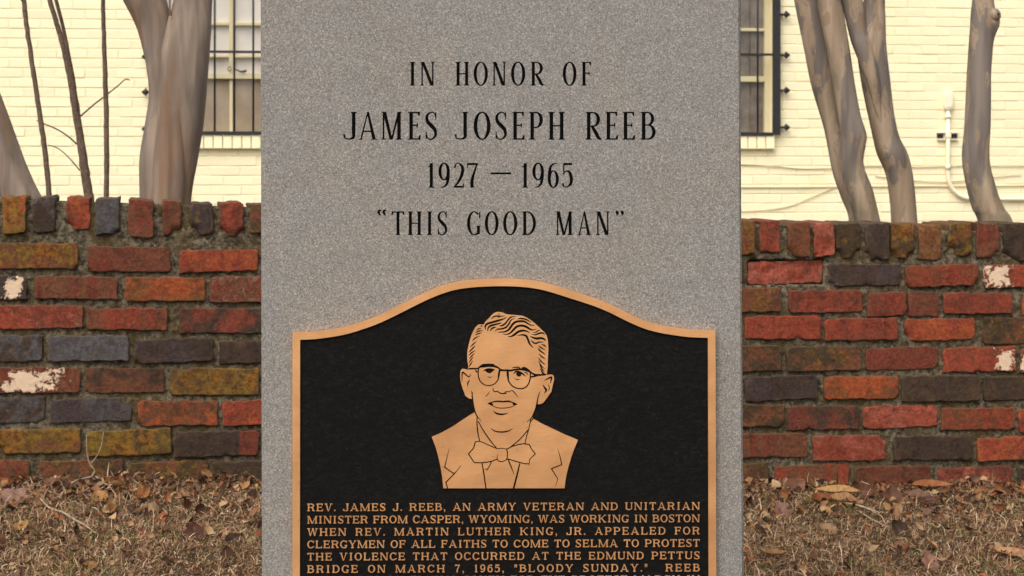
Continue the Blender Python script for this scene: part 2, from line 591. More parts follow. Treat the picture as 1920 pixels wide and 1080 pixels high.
# ------------------------------------------------------------------ low brick wall
RED = C3(178, 82, 57); ORANGE = C3(202, 102, 58); BROWN = C3(142, 88, 62); DARK = C3(84, 66, 55); PURPLE = C3(92, 76, 76)
SLATE = C3(106, 102, 104); MOSSB = C3(146, 112, 52); MAROON = C3(144, 72, 54); PINK = C3(198, 108, 88); OLIVE = C3(92, 74, 52); ORB = C3(152, 92, 58)
# x0, x1, ytop, ybot, colour a, colour b, moss, streak, lime, (chips: s,t,radius), paint(cx 0..1, half width 0..1)
CAPS_L = [(-50, -8, 370, 436, DARK, BROWN, .5, 0, .3), (5, 49, 368, 438, ORANGE, MOSSB, .75, 0, .1), (61, 104, 369, 436, DARK, SLATE, .25, 0, .1),
          (124, 170, 369, 430, ORANGE, RED, .35, 0, .3, [(0, 0, .30)]), (179, 224, 371, 439, SLATE, SLATE, .35, 0, .2, [(1, 0, .2)]),
          (240, 288, 374, 445, MAROON, BROWN, .35, 0, .0), (304, 340, 376, 442, BROWN, MAROON, .25, 0, .1, [(1, 0, .45)]),
          (358, 399, 380, 440, PURPLE, DARK, .55, 0, .1, [(0, 0, .4)]), (413, 457, 379, 442, RED, MAROON, .25, 0, .1, [(0, 0, .35), (1, 0, .3)]),
          (468, 510, 382, 437, BROWN, OLIVE, .6, 0, .1)]
ROWS_L = [
    [(-140, -12, 454, 502, BROWN, OLIVE, .6, 0, .1), (-4, 147, 455, 504, BROWN, MAROON, .85, 0, .2), (164, 320, 462, 510, MAROON, BROWN, .25, .3, .0), (336, 484, 467, 510, RED, ORANGE, .15, .4, .1), (500, 650, 470, 514, BROWN, RED, .3, 0, .1)],
    [(-100, 51, 516, 562, PURPLE, DARK, .1, 0, .2, [], (.82, .16)), (65, 221, 517, 561, BROWN, MAROON, .1, .9, .0), (234, 385, 519, 565, ORANGE, ORB, .6, 0, .1), (392, 545, 518, 567, MAROON, BROWN, .1, 0, .65)],
    [(-4, 156, 572, 616, RED, MAROON, .1, .5, .6), (163, 314, 577, 619, BROWN, RED, .1, .8, .0), (336, 492, 577, 625, DARK, MAROON, .1, 0, .3)],
    [(-70, 80, 629, 679, SLATE, DARK, .15, 0, .1), (91, 242, 629, 677, SLATE, SLATE, .05, 0, .5), (252, 400, 634, 680, PURPLE, DARK, .1, 0, .05), (410, 560, 637, 681, DARK, DARK, .05, 0, .05)],
    [(-10, 151, 688, 737, MAROON, BROWN, .05, 0, .3, [], (.42, .40)), (160, 309, 689, 737, BROWN, DARK, .3, .2, .1), (317, 486, 690, 741, MOSSB, OLIVE, .8, 0, .5)],
    [(-70, 84, 744, 794, SLATE, DARK, .1, 0, .5), (95, 247, 746, 792, PURPLE, SLATE, .4, .2, .3, [(1, 1, .35)]), (257, 408, 750, 798, BROWN, ORANGE, .45, 0, .1), (417, 570, 748, 797, RED, ORANGE, .1, 0, .2)],
    [(-4, 152, 804, 850, MOSSB, BROWN, .9, 0, .0, [(0, 0, .3)]), (162, 322, 805, 853, MOSSB, OLIVE, .9, 0, .1), (326, 486, 807, 855, DARK, MAROON, .2, 1.0, .3)],
    [(-90, 56, 862, 908, BROWN, MAROON, .6, 0, .1), (72, 230, 862, 908, BROWN, DARK, .6, 0, .0), (241, 390, 863, 909, OLIVE, BROWN, .65, 0, .1), (396, 545, 863, 909, DARK, OLIVE, .4, 0, .1)],
]
CAPS_R = [(1376, 1415, 413, 478, ORB, BROWN, .65, 0, .0), (1423, 1461, 413, 474, RED, MAROON, .2, 0, .25), (1475, 1517, 416, 482, BROWN, ORB, .45, 0, .1, [(0, 0, .35)]),
          (1524, 1562, 417, 481, RED, PINK, .2, 0, .1), (1567, 1613, 418, 484, OLIVE, DARK, .45, 0, .0, [(0, 0, .3), (1, 0, .3)]), (1621, 1665, 418, 488, PURPLE, DARK, .1, 0, .15, [(0, 0, .35)]),
          (1670, 1712, 419, 484, ORB, OLIVE, .75, 0, .3, [(0, 0, .3), (1, 0, .3)]), (1721, 1764, 421, 487, ORB, BROWN, .65, 0, .6), (1777, 1821, 418, 480, ORB, OLIVE, .8, 0, .45, [(0, 0, .4)]),
          (1829, 1872, 418, 484, MAROON, BROWN, .2, 0, .4, [(1, 0, .3)]), (1880, 1926, 418, 490, DARK, OLIVE, .35, 0, .0, [(0, 0, .35)]), (1934, 1980, 420, 488, BROWN, RED, .4, 0, .1)]
ROWS_R = [
    [(1403, 1544, 488, 533, PINK, RED, .0, 0, .5, 'sunk'), (1553, 1688, 494, 536, PURPLE, DARK, .1, 0, .05, [(0, 0, .2)]), (1696, 1832, 495, 537, RED, ORB, .2, .4, .1, [(1, 0, .25)]), (1843, 1985, 496, 539, RED, MAROON, .05, 0, .2, [], (.2, .22))],
    [(1330, 1463, 540, 586, BROWN, ORB, .5, 0, .0), (1477, 1616, 543, 586, MAROON, RED, .1, .3, .0), (1625, 1698, 547, 593, MAROON, RED, .1, 0, .1), (1701, 1760, 547, 594, MAROON, BROWN, .1, 0, .1), (1767, 1896, 548, 588, RED, MAROON, .1, .5, .4), (1916, 2050, 550, 592, RED, ORANGE, .1, 0, .1)],
    [(1396, 1538, 592, 636, RED, RED, .1, 0, .0), (1545, 1682, 596, 638, RED, MAROON, .05, .5, .0), (1694, 1827, 597, 638, ORANGE, RED, .25, 0, .0, [(0, 0, .35)]), (1842, 1985, 595, 645, OLIVE, BROWN, .5, 0, .5)],
    [(1330, 1465, 648, 697, OLIVE, BROWN, .5, 0, .05), (1474, 1613, 649, 695, OLIVE, BROWN, .55, 0, .05), (1622, 1758, 651, 693, MAROON, MAROON, .15, 0, .0), (1768, 1903, 650, 697, RED, RED, .1, 0, .1, [], (.84, .17)), (1912, 2050, 651, 699, MAROON, BROWN, .1, 0, .3, [], (.1, .12))],
    [(1396, 1531, 703, 750, PURPLE, DARK, .1, .3, .3), (1543, 1684, 705, 748, ORANGE, ORB, .4, 0, .1), (1690, 1836, 703, 753, DARK, OLIVE, .25, 0, .1), (1843, 1985, 704, 750, OLIVE, DARK, .4, 0, .1)],
    [(1330, 1470, 758, 800, BROWN, OLIVE, .55, 0, .1), (1475, 1612, 761, 806, DARK, MAROON, .4, 0, .45), (1617, 1758, 760, 802, RED, PINK, .1, .3, .3), (1764, 1902, 764, 806, ORB, RED, .15, .4, .05), (1908, 2050, 763, 807, RED, ORANGE, .1, 0, .1)],
    [(1370, 1514, 812, 857, BROWN, MAROON, .1, .8, .05), (1523, 1660, 815, 864, PINK, RED, .2, 0, .2, [(1, 1, .2)]), (1675, 1820, 816, 862, DARK, DARK, .35, 0, .05), (1830, 1970, 818, 862, RED, ORANGE, .1, .2, .2)],
    [(1310, 1440, 869, 914, BROWN, OLIVE, .5, 0, .1), (1452, 1591, 870, 914, BROWN, RED, .1, 1.0, .2), (1602, 1745, 873, 917, BROWN, MAROON, .2, .5, .2), (1757, 1897, 874, 917, PINK, MAROON, .2, 0, .5), (1908, 2050, 876, 918, DARK, OLIVE, .3, 0, .1)],
]
wall_root = empty('brick_wall', WO + Vector((0, 0, 0.17)))
wall_root.rotation_euler = (0, 0, WANG)
tag(wall_root, 'low garden wall of old red, purple and mossy bricks capped with upright bricks, behind the granite monument', 'wall')


def make_brick(u0, u1, z0, z1, depth, proud, ca, cb, moss, streak, lime, extra, paint, seed, rim=None):
    """one worn brick; local x along the wall, y into it, z up, origin at its middle"""
    u0 -= .0022; u1 += .0022; z0 -= .0020; z1 += .0020
    w, h = u1 - u0, z1 - z0
    r = random.Random(seed)
    nu = max(6, int(w / 0.0068)); nv = max(6, int(h / 0.0068))

    def knots(n):
        k = list(np.linspace(0.0, 1.0, n + 1))
        return [0.0, 0.2 / n, .5 / n] + k[1:-1] + [1 - .5 / n, 1 - 0.2 / n, 1.0]
    S, T = knots(nu), knots(nv)
    sunk = extra == 'sunk'
    chips = [] if isinstance(extra, str) else list(extra or [])
    if r.random() < .55: chips.append((r.choice([0, 1]), r.choice([0, 1]), r.uniform(.10, .2)))
    if r.random() < .4: chips.append((r.uniform(.1, .9), r.choice([0, 0, 1]), r.uniform(.06, .14)))
    tilt = r.uniform(-.004, .004); so = r.uniform(0, 90)
    vs, fs = [], []
    tl = r.uniform(-.005, .005)
    crs = [r.choice([.004, .006, .009, .013]) for _ in range(4)]
    ev = []
    for tt in T:
        for ss in S:
            x = (ss - .5) * w; z = (tt - .5) * h
            q = Vector((x * 30 + so, z * 30, so))
            de = min(ss * w, (1 - ss) * w); dt = min(tt * h, (1 - tt) * h)
            # wobbling arrises
            k = 0.0026 + 0.0042 * noise.noise(Vector((x * 45 + so, z * 45, 7)))  + 0.0012 * noise.noise(Vector((x * 150 + so, z * 150, 7)))
            ins_x = k * max(0, 1 - de / 0.010) * (1 if ss < .5 else -1)
            ins_z = k * max(0, 1 - dt / 0.010) * (1 if tt < .5 else -1)
            e = min(de, dt)
            rr = 0.0028
            y = -proud
            if e < rr: y += rr * (1 - math.sqrt(max(0, 1 - (1 - e / rr) ** 2))) * .9
            y += 0.0013 * noise.noise(q) + 0.0007 * noise.noise(q * 3.7) + tilt * ss
            for cx, cz, cr in chips:
                dx = (ss - cx) * w; dz = (tt - cz) * h
                dd = math.sqrt(dx * dx + dz * dz) + 0.008 * noise.noise(Vector((x * 60 + so, z * 60, 1)))
                R0 = cr * min(w, h) * 1.35
                if dd < R0: y += min(0.026, (R0 - dd) * 1.1)
            if sunk: y += 0.004 * noise.fractal(q * 1.6, 1.0, 2.0, 4) + 0.016
            X0, Z0 = x, z
            cr = crs[(0 if ss < .5 else 1) + (0 if tt < .5 else 2)]
            qx = abs(x) - (w / 2 - cr); qz = abs(z) - (h / 2 - cr)
            if qx > 0 and qz > 0:
                l = math.hypot(qx, qz); kk = max(qx, qz) / l
                x = math.copysign(w / 2 - cr + qx * kk, x); z = math.copysign(h / 2 - cr + qz * kk, z)
                e = min(e, max(0, cr - math.hypot(qx * kk, qz * kk)))
            ev.append(max(0.0, 1 - e / 0.011))
            vs.append((x + ins_x, y, z + ins_z + tl * (ss - .5) * 0.9))
    n = len(S); m = len(T)
    for j in range(m - 1):
        for i in range(n - 1):
            fs.append((j * n + i, j * n + i + 1, (j + 1) * n + i + 1, (j + 1) * n + i))
    ring = [i for i in range(n)] + [j * n + n - 1 for j in range(1, m)] + [(m - 1) * n + i for i in reversed(range(n - 1))] + [j * n for j in reversed(range(1, m - 1))]
    b = len(vs)
    for i in ring:
        x, y, z = vs[i]
        vs.append((x, max(y, -proud) + 0.004 if False else y + 0.006, z))
    b2 = len(vs)
    for i in ring:
        x, y, z = vs[i]
        vs.append((x * 1.0, depth, z))
    L = len(ring)
    for a in range(L):
        c = (a + 1) % L
        fs.append((ring[c], ring[a], b + a, b + c))
        fs.append((b + c, b + a, b2 + a, b2 + c))
    fs.append(tuple(b2 + a for a in range(L)))
    me = mesh_pd('brick', vs, fs, True)
    at = me.attributes.new('edge', 'FLOAT', 'POINT')
    at.data.foreach_set('value', ev + [1.0] * (len(vs) - len(ev)))
    o = new_obj('brick', me, wall_root, [M['brick']])
    o.location = ((u0 + u1) / 2, 0, (z0 + z1) / 2 - 0.17)
    o['col_a'] = [*ca, 1.0]; o['col_b'] = [*cb, 1.0]
    o['wear'] = [float(moss), float(streak), float(lime)]
    o['paint'] = [(paint[0] - .5) * w, paint[1] * w, 1.0] if paint else [0.0, 0.01, 0.0]
    return o


def brick_px(b, depth, proud_base, seed):
    x0, x1, y0, y1, ca, cb, moss, st, lime = b[:9]
    extra = b[9] if len(b) > 9 else None
    paint = b[10] if len(b) > 10 else None
    ua, za = wall_uz(x0, (y0 + y1) / 2); ub, zb = wall_uz(x1, (y0 + y1) / 2)
    xm = (x0 + x1) / 2
    z1 = wall_uz(xm, y0)[1]; z0 = wall_uz(xm, y1)[1]
    r = random.Random(seed)
    j = lambda c: tuple(v * k for v in c)
    k = r.uniform(.88, 1.12)
    return make_brick(ua, ub, z0, z1, depth, proud_base + r.uniform(-.002, .004), j(ca), j(cb), moss, st, lime, extra, paint, seed)


seed = 1
for rows, caps in ((ROWS_L, CAPS_L), (ROWS_R, CAPS_R)):
    for b in caps:
        brick_px(b, 0.185, 0.008, seed); seed += 1
    for row in rows:
        for b in row:
            brick_px(b, 0.085, 0.006, seed); seed += 1
# the stretch behind the monument and a little beyond the frame
PAL = [RED, ORANGE, BROWN, DARK, PURPLE, MAROON, OLIVE, ORB, BROWN, RED]


def lerp(a, b, t): return a + (b - a) * t


def fill_rows(xa_list, xb_list, ytl, ybl, ytr, ybr, x_from, x_to):
    pass


for r_i in range(8):
    L, Rr = ROWS_L[r_i], ROWS_R[r_i]
    # between the halves
    xa, xb = L[-1][1] + 10, Rr[0][0] - 9
    n = max(1, round((xb - xa) / 152))
    for k in range(n):
        x0 = lerp(xa, xb, k / n); x1 = lerp(xa, xb, (k + 1) / n) - 10
        t = ((x0 + x1) / 2 - L[-1][1]) / (Rr[0][0] - L[-1][1])
        b = (x0, x1 if k < n - 1 else xb, lerp(L[-1][2], Rr[0][2], t), lerp(L[-1][3], Rr[0][3], t), random.choice(PAL), random.choice(PAL), random.uniform(0, .6), 0, .1)
        brick_px(b, 0.085, 0.006, seed); seed += 1
    for side in (0, 1):
        ref = L[0] if side == 0 else Rr[-1]
        for k in range(1):
            x0 = ref[0] - 160 * (k + 1) if side == 0 else ref[1] + 10 + 150 * k
            dy = -3 if side == 0 else 3
            brick_px((x0, x0 + (150 if side == 0 else 140), ref[2] + dy, ref[3] + dy, random.choice(PAL), random.choice(PAL), random.uniform(0, .6), 0, .1), 0.085, 0.006, seed); seed += 1
xa, xb = CAPS_L[-1][1] + 12, CAPS_R[0][0] - 10
n = round((xb - xa) / 54)
for k in range(n):
    x0 = lerp(xa, xb, k / n); t = k / n
    brick_px((x0, x0 + 43, lerp(383, 413, t), lerp(441, 477, t), random.choice(PAL), random.choice(PAL), random.uniform(0, .7), 0, .1), 0.185, 0.008, seed); seed += 1
for k in range(4):
    brick_px((-108 - 57 * k, -64 - 57 * k, 368, 435, random.choice(PAL), random.choice(PAL), .5, 0, .1), 0.185, 0.008, seed); seed += 1
    brick_px((1990 + 55 * k, 2034 + 55 * k, 421 + k, 489 + k, random.choice(PAL), random.choice(PAL), .5, 0, .1), 0.185, 0.008, seed); seed += 1


def mortar_core():
    u0, u1 = wall_uz(-265, 600)[0], wall_uz(2195, 600)[0]
    du = 0.0045
    nu = int((u1 - u0) / du)
    us = np.linspace(u0, u1, nu + 1)

    def ztop(u):
        a = wall_uz(100, 376); b = wall_uz(1600, 424)
        return a[1] + (b[1] - a[1]) * (u - a[0]) / (b[0] - a[0])
    nz = 168
    su0, su1 = wall_uz(1403, 510)[0], wall_uz(1544, 510)[0]; sz0, sz1 = wall_uz(1470, 533)[1], wall_uz(1470, 488)[1]
    vs, fs = [], []
    for j in range(nz + 1):
        for u in us:
            zt = ztop(u) - 0.004 + 0.004 * noise.noise(Vector((u * 25, 4, 0)))
            z = lerp(0.02, zt, j / nz)
            q = Vector((u * 60, z * 60, 0))
            y = 0.0020 + 0.0034 * noise.fractal(q, 0.8, 2.2, 4) + 0.0035 * noise.noise(Vector((u * 9, z * 14, 5))) + 0.004 * max(0, noise.noise(Vector((u * 28, z * 40, 8))) - .25)
            if su0 < u < su1 and sz0 < z < sz1: y = 0.035
            # the bed joint below the caps bulges out
            vs.append((u, y, z - 0.17))
    n = nu + 1
    for j in range(nz):
        for i in range(nu):
            fs.append((j * n + i, j * n + i + 1, (j + 1) * n + i + 1, (j + 1) * n + i))
    b = len(vs)
    top = nz * n
    for i, u in enumerate(us):
        x, y, z = vs[top + i]
        vs.append((x, 0.182, z))
    b2 = len(vs)
    for i, u in enumerate(us):
        vs.append((u, 0.182, 0.02 - 0.17))
    for i in range(nu):
        fs.append((top + i, top + i + 1, b + i + 1, b + i))
        fs.append((b + i, b + i + 1, b2 + i + 1, b2 + i))
    new_obj('mortar', mesh_pd('mortar', vs, fs, True), wall_root, [M['mortar']])


mortar_core()

# ------------------------------------------------------------------ painted brick building
bld = empty('painted_brick_building', BO + Vector((0, 0, 0.5)))
bld.rotation_euler = (0, 0, BANG)
tag(bld, 'cream painted brick building with barred windows behind the trees', 'building')
X, Y, Z = Vector((1, 0, 0)), Vector((0, 1, 0)), Vector((0, 0, 1))
O0 = Vector((0, 0, -0.5))          # so that z below are world heights
PITCH = 0.0672
ZREF = 0.8906
wins = []                          # opening (u0,u1,z0,z1)
ua, _ = bld_uz(296, 250); ub, _ = bld_uz(574, 250)
_, zb = bld_uz(435, 252)
wins.append((ua, ub, zb, zb + 1.42))
ua2, _ = bld_uz(1183, 250); ub2, _ = bld_uz(1447, 250)
_, zb2 = bld_uz(1425, 252)
wins.append((ua2, ub2, zb2, zb2 + 1.42))
U0, U1 = bld_uz(-190, 300)[0], bld_uz(2110, 300)[0]
ZB, ZT = 0.45, 3.2


def wall_backing():
    mb = MB()
    y0, y1 = 0.0, 0.28
    mb.box(O0, X, Y, Z, U0, U1, y0, y1, ZB, zb)
    mb.box(O0, X, Y, Z, U0, U1, y0, y1, zb + 1.42, ZT)
    segs = [(U0, wins[0][0]), (wins[0][1], wins[1][0]), (wins[1][1], U1)]
    for a, b in segs:
        mb.box(O0, X, Y, Z, a, b, y0, y1, zb, zb + 1.42)
    mb.build('mortar_bed', M['creamj'], bld)


wins[1] = (wins[1][0], wins[1][1], zb, zb + 1.42)
wall_backing()
# how far trunks and monument cover the wall, to rank the bricks
cover = [(488, 1395), (255, 392), (1500, 1655), (1590, 1720), (1806, 1880)]


def px_of(u, z):
    P = BO + BU * u
    return 960 + P.x / P.y * F, YH + (ZC - z) / P.y * F


variants = []
for k in range(5):
    mb = MB()
    w, h = 0.2049, PITCH - 0.0065
    mb.box(Vector((0, 0, 0)), X, Y, Z, -w / 2, w / 2, -0.0045, 0.02, -h / 2, h / 2, 0.0026)
    vs = [(x + random.uniform(-.0012, .0012), y + random.uniform(-.0009, .0009) if y < 0 else y, z + random.uniform(-.0011, .0011)) for x, y, z in mb.v]
    me = mesh_pd('brick', vs, mb.f)
    me.materials.append(M['cream'])
    variants.append(me)
blist = []
kz0 = int((ZB - ZREF) / PITCH) - 1
kz1 = int((ZT - ZREF) / PITCH)
LP = 0.2085
for k in range(kz0, kz1):
    zc = ZREF + (k + .5) * PITCH
    if zc - PITCH / 2 < ZB or zc + PITCH / 2 > ZT: continue
    off = 0.5 * LP * (k % 2) + 0.012 * math.sin(k * 2.3)
    u = U0 - LP + off
    while u < U1:
        a, b = u + 0.0018, u + LP - 0.0018
        u += LP
        pieces = [(a, b)]
        for wi, (w0, w1, q0, q1) in enumerate(wins):
            if q0 - 0.115 < zc < q1 + .02:
                lo, hi = (w0 - .012, w1 + .012) if zc < q0 else (w0, w1)
                np_ = []
                for (p, q) in pieces:
                    if q <= lo or p >= hi: np_.append((p, q)); continue
                    if p < lo - .03: np_.append((p, lo - .001))
                    if q > hi + .03: np_.append((hi + .001, q))
                pieces = np_
        for p, q in pieces:
            p, q = max(p, U0), min(q, U1)
            if q - p > .03: blist.append((p, q, zc))


def visible(p, q, zc):
    x0, y0 = px_of(p, zc + PITCH / 2); x1, y1 = px_of(q, zc - PITCH / 2)
    ylim = 372 if x0 < 960 else 414
    y0 = max(y0, 0); y1 = min(y1, ylim)
    if y1 <= y0: return 0
    tot = 0
    for x in np.linspace(x0, x1, 12):
        if 0 <= x <= 1920 and not any(a <= x <= b for a, b in cover): tot += 1
    return tot / 12 * (y1 - y0) * (x1 - x0)


blist.sort(key=lambda t: -visible(*t))
stuff_mb = MB()
for i, (p, q, zc) in enumerate(blist):
    dy = random.gauss(0, .0010); rot = random.gauss(0, .004)
    if i < 300 and visible(p, q, zc) > 60:
        me = random.choice(variants)
        o = bpy.data.objects.new('brick', me)
        col.objects.link(o); o.parent = bld
        o.location = ((p + q) / 2, dy, zc - .5)
        o.scale = ((q - p) / 0.2049, 1, 1)
        o.rotation_euler = (random.gauss(0, .02), rot * .7, random.gauss(0, .006))
    else:
        h = PITCH - .0065
        stuff_mb.box(O0, X, Y, Z, p, q, -0.0045 + dy, 0.012, zc - h / 2, zc + h / 2, 0.0028)
o = stuff_mb.build('brickwork', M['cream'], bld)
o['kind'] = 'stuff'
mb = MB()
mb.box(O0, X, Y, Z, U0 - .02, U1 + .02, -0.05, 4.0, ZT, ZT + .12)
mb.build('roof', M['creamj'], bld)
mb = MB()
mb.box(O0, X, Y, Z, U0, U0 + .2, .283, 4.0, ZB, ZT - .003)
mb.box(O0, X, Y, Z, U1 - .2, U1, .283, 4.0, ZB, ZT - .003)
mb.box(O0, X, Y, Z, U0, U1, 3.8, 3.999, ZB, ZT - .003)
mb.build('rear_wall', M['creamj'], bld)


def make_window(wi):
    w0, w1, z0, z1 = wins[wi]
    frame = MB()
    fy0, fy1 = 0.040, 0.14
    t = .042
    frame.box(O0, X, Y, Z, w0, w0 + t, fy0, fy1, z0, z1)
    frame.box(O0, X, Y, Z, w1 - t, w1, fy0, fy1, z0, z1)
    frame.box(O0, X, Y, Z, w0 + t, w1 - t, fy0, fy1, z1 - t, z1)
    frame.box(O0, X, Y, Z, w0 + t, w1 - t, fy0, fy1, z0, z0 + .012)
    win = frame.build('window', M['trim'], bld)
    a, b = w0 + t, w1 - t
    zm = bld_uz(435, 142)[1] if wi == 0 else bld_uz(1410, 148)[1]
    # meeting rail and rails
    def bar(name, u0, u1, q0, q1, d0=.085, d1=.12):
        d0 -= .035; d1 -= .035
        mb = MB(); mb.box(O0, X, Y, Z, u0, u1, d0, d1, q0, q1, .003)
        mb.build(name, M['trim'], win)
    bar('meeting_rail', a, b, zm - .02, zm + .02, .070, .118)
    xm = bld_uz(433, 0)[0] if wi == 0 else (w0 + w1) / 2
    bar('muntin', xm - .011, xm + .011, z0 + .012, zm - .021, .092)
    bar('muntin', xm - .014, xm + .014, zm + .021, z1 - t, .08)
    lev = [44] if wi == 0 else [55]
    px = 435 if wi == 0 else 1410
    for yy in lev + [-52, ]:
        zz = bld_uz(px, yy)[1]
        for (p, q) in ((a, xm - .0145), (xm + .0145, b)):
            bar('muntin', p, q, zz - .011, zz + .011, .083)
    if wi == 0:
        zz = bld_uz(px, 105)[1]
        bar('muntin', a, xm - .0145, zz - .009, zz + .009, .084)
        bar('muntin', xm + .0145, b, zz - .009, zz + .009, .084)
    for (q0, q1, up) in ((z0 + .012, zm, 0), (zm, z1 - t, 1)):
        for (p, q) in ((a, xm), (xm, b)):
            mb = MB()
            mb.box(O0, X, Y, Z, p + .001, q - .001, .066 + .006 * up, .069 + .006 * up, q0 + .001, q1 - .001)
            mb.build('pane', M['glass'], win)
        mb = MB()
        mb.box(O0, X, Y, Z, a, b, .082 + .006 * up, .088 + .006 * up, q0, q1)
        sh = ('shade_sky_white' if up else 'shade_grey') if wi == 0 else 'shade_dark'
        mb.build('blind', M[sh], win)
    if wi == 0:
        mb = MB()
        LP_ = lambda x, y, d: O0 + Vector((bld_uz(x, y)[0], d, bld_uz(x, y)[1]))
        ringp = [LP_(430 + 3.2 * math.cos(a * math.pi / 6), 129 + 4 * math.sin(a * math.pi / 6), .028) for a in range(12)]
        mb.tube(ringp, .0028, 6)
        mb.tube([LP_(*p, .026) for p in ((440, 129), (445, 131), (450, 134), (456, 134), (462, 132))], [.003, .004, .006, .008, .007], 8)
        mb.build('sash_latch', M['iron'], win)
    # sill of upright painted bricks
    n = round((w1 - w0 + .02) / .066)
    zs = z0 - .006
    s0 = w0 - (.01 if wi == 0 else .012); s1 = w1 + .012
    step = (s1 - s0) / n
    for k in range(n):
        mb = MB()
        mb.box(Vector((0, 0, 0)), X, Y, Z, -step / 2 + .0022, step / 2 - .0022, -.045 + random.gauss(0, .001), .07, -.048, .048, .004)
        o = mb.build('sill_brick', M['cream'], bld)
        o.location = (s0 + (k + .5) * step, 0, zs - .048 - .5)
        o.rotation_euler = (R(-4), 0, 0)
    # iron grille
    g0 = bld_uz(286, 0)[0] if wi == 0 else w0 - .03
    g1 = bld_uz(586, 0)[0] if wi == 0 else bld_uz(1460, 0)[0]
    fy = -.050
    root = empty('window_grille', (0, 0, 0), bld)
    zbot = z0 - .005 + .012
    def gb(name, u0, u1, q0, q1, d0=-.055, d1=-.033):
        mb = MB(); mb.box(O0, X, Y, Z, u0, u1, d0, d1, q0, q1, .002); mb.build(name, M['iron'], root)
    fw = .056 if wi == 1 else .034
    gb('grille_frame', g0, g0 + .034, zbot - .006, z1 + .05)
    gb('grille_frame', g1 - fw, g1, zbot - .006, z1 + .05)
    gb('grille_frame', g0 + .034, g1 - fw, zbot - .010, zbot + .014)
    gb('grille_frame', g0 + .034, g1 - fw, z1 + .03, z1 + .05)
    if wi == 0:
        us = [bld_uz(x, 100)[0] for x in (331, 367, 403, 439.5, 475, 511, 547)]
    else:
        us = [bld_uz(1418, 100)[0] - .134 * k for k in range(7)]
    for u in us:
        if g0 + .05 < u < g1 - .04:
            mb = MB(); mb.tube([O0 + Vector((u, -.043, zbot + .014)), O0 + Vector((u, -.043, z1 + .03))], .0072, 8)
            mb.build('bar', M['iron'], root, True)
    zr = bld_uz(435, 98)[1] if wi == 0 else bld_uz(1418, 103)[1]
    gb('rail', g0 + .034, g1 - fw, zr - .009, zr + .009, -.060, -.050)
    gb('rail', g0 + .034, g1 - fw, zr + .50, zr + .518, -.060, -.050)
    for yy in (239, 170, 104, 28, -45):
        for side in (0, 1):
            u = g0 if side == 0 else g1
            sgn = -1 if side == 0 else 1
            yv = yy + (3 if side == 0 else 0)
            zt = (bld_uz(1468, yv) if side == 1 and wi == 1 else bld_uz(275, yv))[1]
            mb = MB()
            mb.tube([O0 + Vector((u, -.045, zt)), O0 + Vector((u + sgn * .034, -.045, zt))], .0085, 8)
            # spear-shaped lug
            prof = [(0.028, .013), (0.036, .019), (0.040, .030), (0.052, .020), (0.072, .003)]
            vs, fs = [], []
            for q_, r_ in prof:
                for aa in range(8):
                    an = aa * math.pi / 4
                    vs.append(O0 + Vector((u + sgn * q_, -.045 + r_ * .6 * math.sin(an), zt + r_ * math.cos(an))))
            for i in range(len(prof) - 1):
                for aa in range(8):
                    c = (aa + 1) % 8
                    fs.append((i * 8 + aa, i * 8 + c, i * 8 + 8 + c, i * 8 + 8 + aa))
            fs.append(tuple(range(8))); fs.append(tuple(len(vs) - 1 - i for i in range(8)))
            mb.add(vs, fs)
            mb.tube([O0 + Vector((u + sgn * .02, -.045, zt)), O0 + Vector((u + sgn * .02, .004, zt))], .007, 6)
            mb.build('spear_lug', M['iron'], root)


make_window(0)
make_window(1)

# sash lock on the left window's meeting rail

# conduit and cables on the wall
cond = empty('electrical_conduit', BO + BU * bld_uz(1775, 255)[0] + Vector((0, 0, bld_uz(1775, 255)[1])))
tag(cond, 'cream painted electrical pipe bending along the building wall beside the mottled trunk', 'pipe')
cond.rotation_euler = (0, 0, BANG)
cu, cz = bld_uz(1775, 255)


def CL(px, py, d=-.028):
    u, z = bld_uz(px, py)
    return Vector((u - cu, d, z - cz))


mb = MB()
pts = [CL(1775, 207), CL(1775, 312), CL(1775.5, 330)] + [CL(x, y) for x, y in ((1778, 343), (1784, 355), (1793, 364), (1804, 370), (1818, 372.5))] + [CL(1900, 373), CL(2080, 373)]
mb.tube(pts, .0145, 14)
mb.build('pipe', M['pipe'], cond, True)
mb = MB()
for (a, b, r_) in ((CL(1775, 216), CL(1775, 222), .022), (CL(1775, 308), CL(1775, 318), .0185), (CL(1826, 373), CL(1832, 373), .0185)):
    mb.tube([a, b], r_, 14)
mb.build('coupling', M['pipe'], cond, True)
mb = MB()
p = CL(1775, 172, -.03)
prof = [(.175 - .145, .0)]
vs, fs = [], []
outl = []
hw, hh = .033, .070
for i in range(24):
    a = 2 * math.pi * i / 24
    x = hw * (abs(math.cos(a)) ** .6) * (1 if math.cos(a) > 0 else -1)
    zz = hh * (abs(math.sin(a)) ** .6) * (1 if math.sin(a) > 0 else -1)
    outl.append((x, zz))
ctr = CL(1775, 189, 0)
for d, sc in ((.02, 1), (-.045, 1), (-.052, .88), (-.052, .72), (-.058, .70)):
    for x, zz in outl: vs.append((ctr.x + x * sc, d, ctr.z + zz * sc))
for k in range(4):
    for i in range(24):
        j = (i + 1) % 24
        fs.append((k * 24 + i, k * 24 + j, k * 24 + 24 + j, k * 24 + 24 + i))
fs.append(tuple(4 * 24 + i for i in range(24)))
mb.add(vs, fs)
mb.build('conduit_body', M['pipe'], cond)
mb = MB()
c = CL(1775, 255, 0)
for zz in (-.030, .022):
    mb.box(c, X, Y, Z, -.078, .078, -.030, 0.006, zz, zz + .007)
mb.box(c, X, Y, Z, -.078, .078, -.004, 0.006, -.022, .022)
mb.box(c, X, Y, Z, -.020, .020, -.046, -.012, -.016, .016, .006)
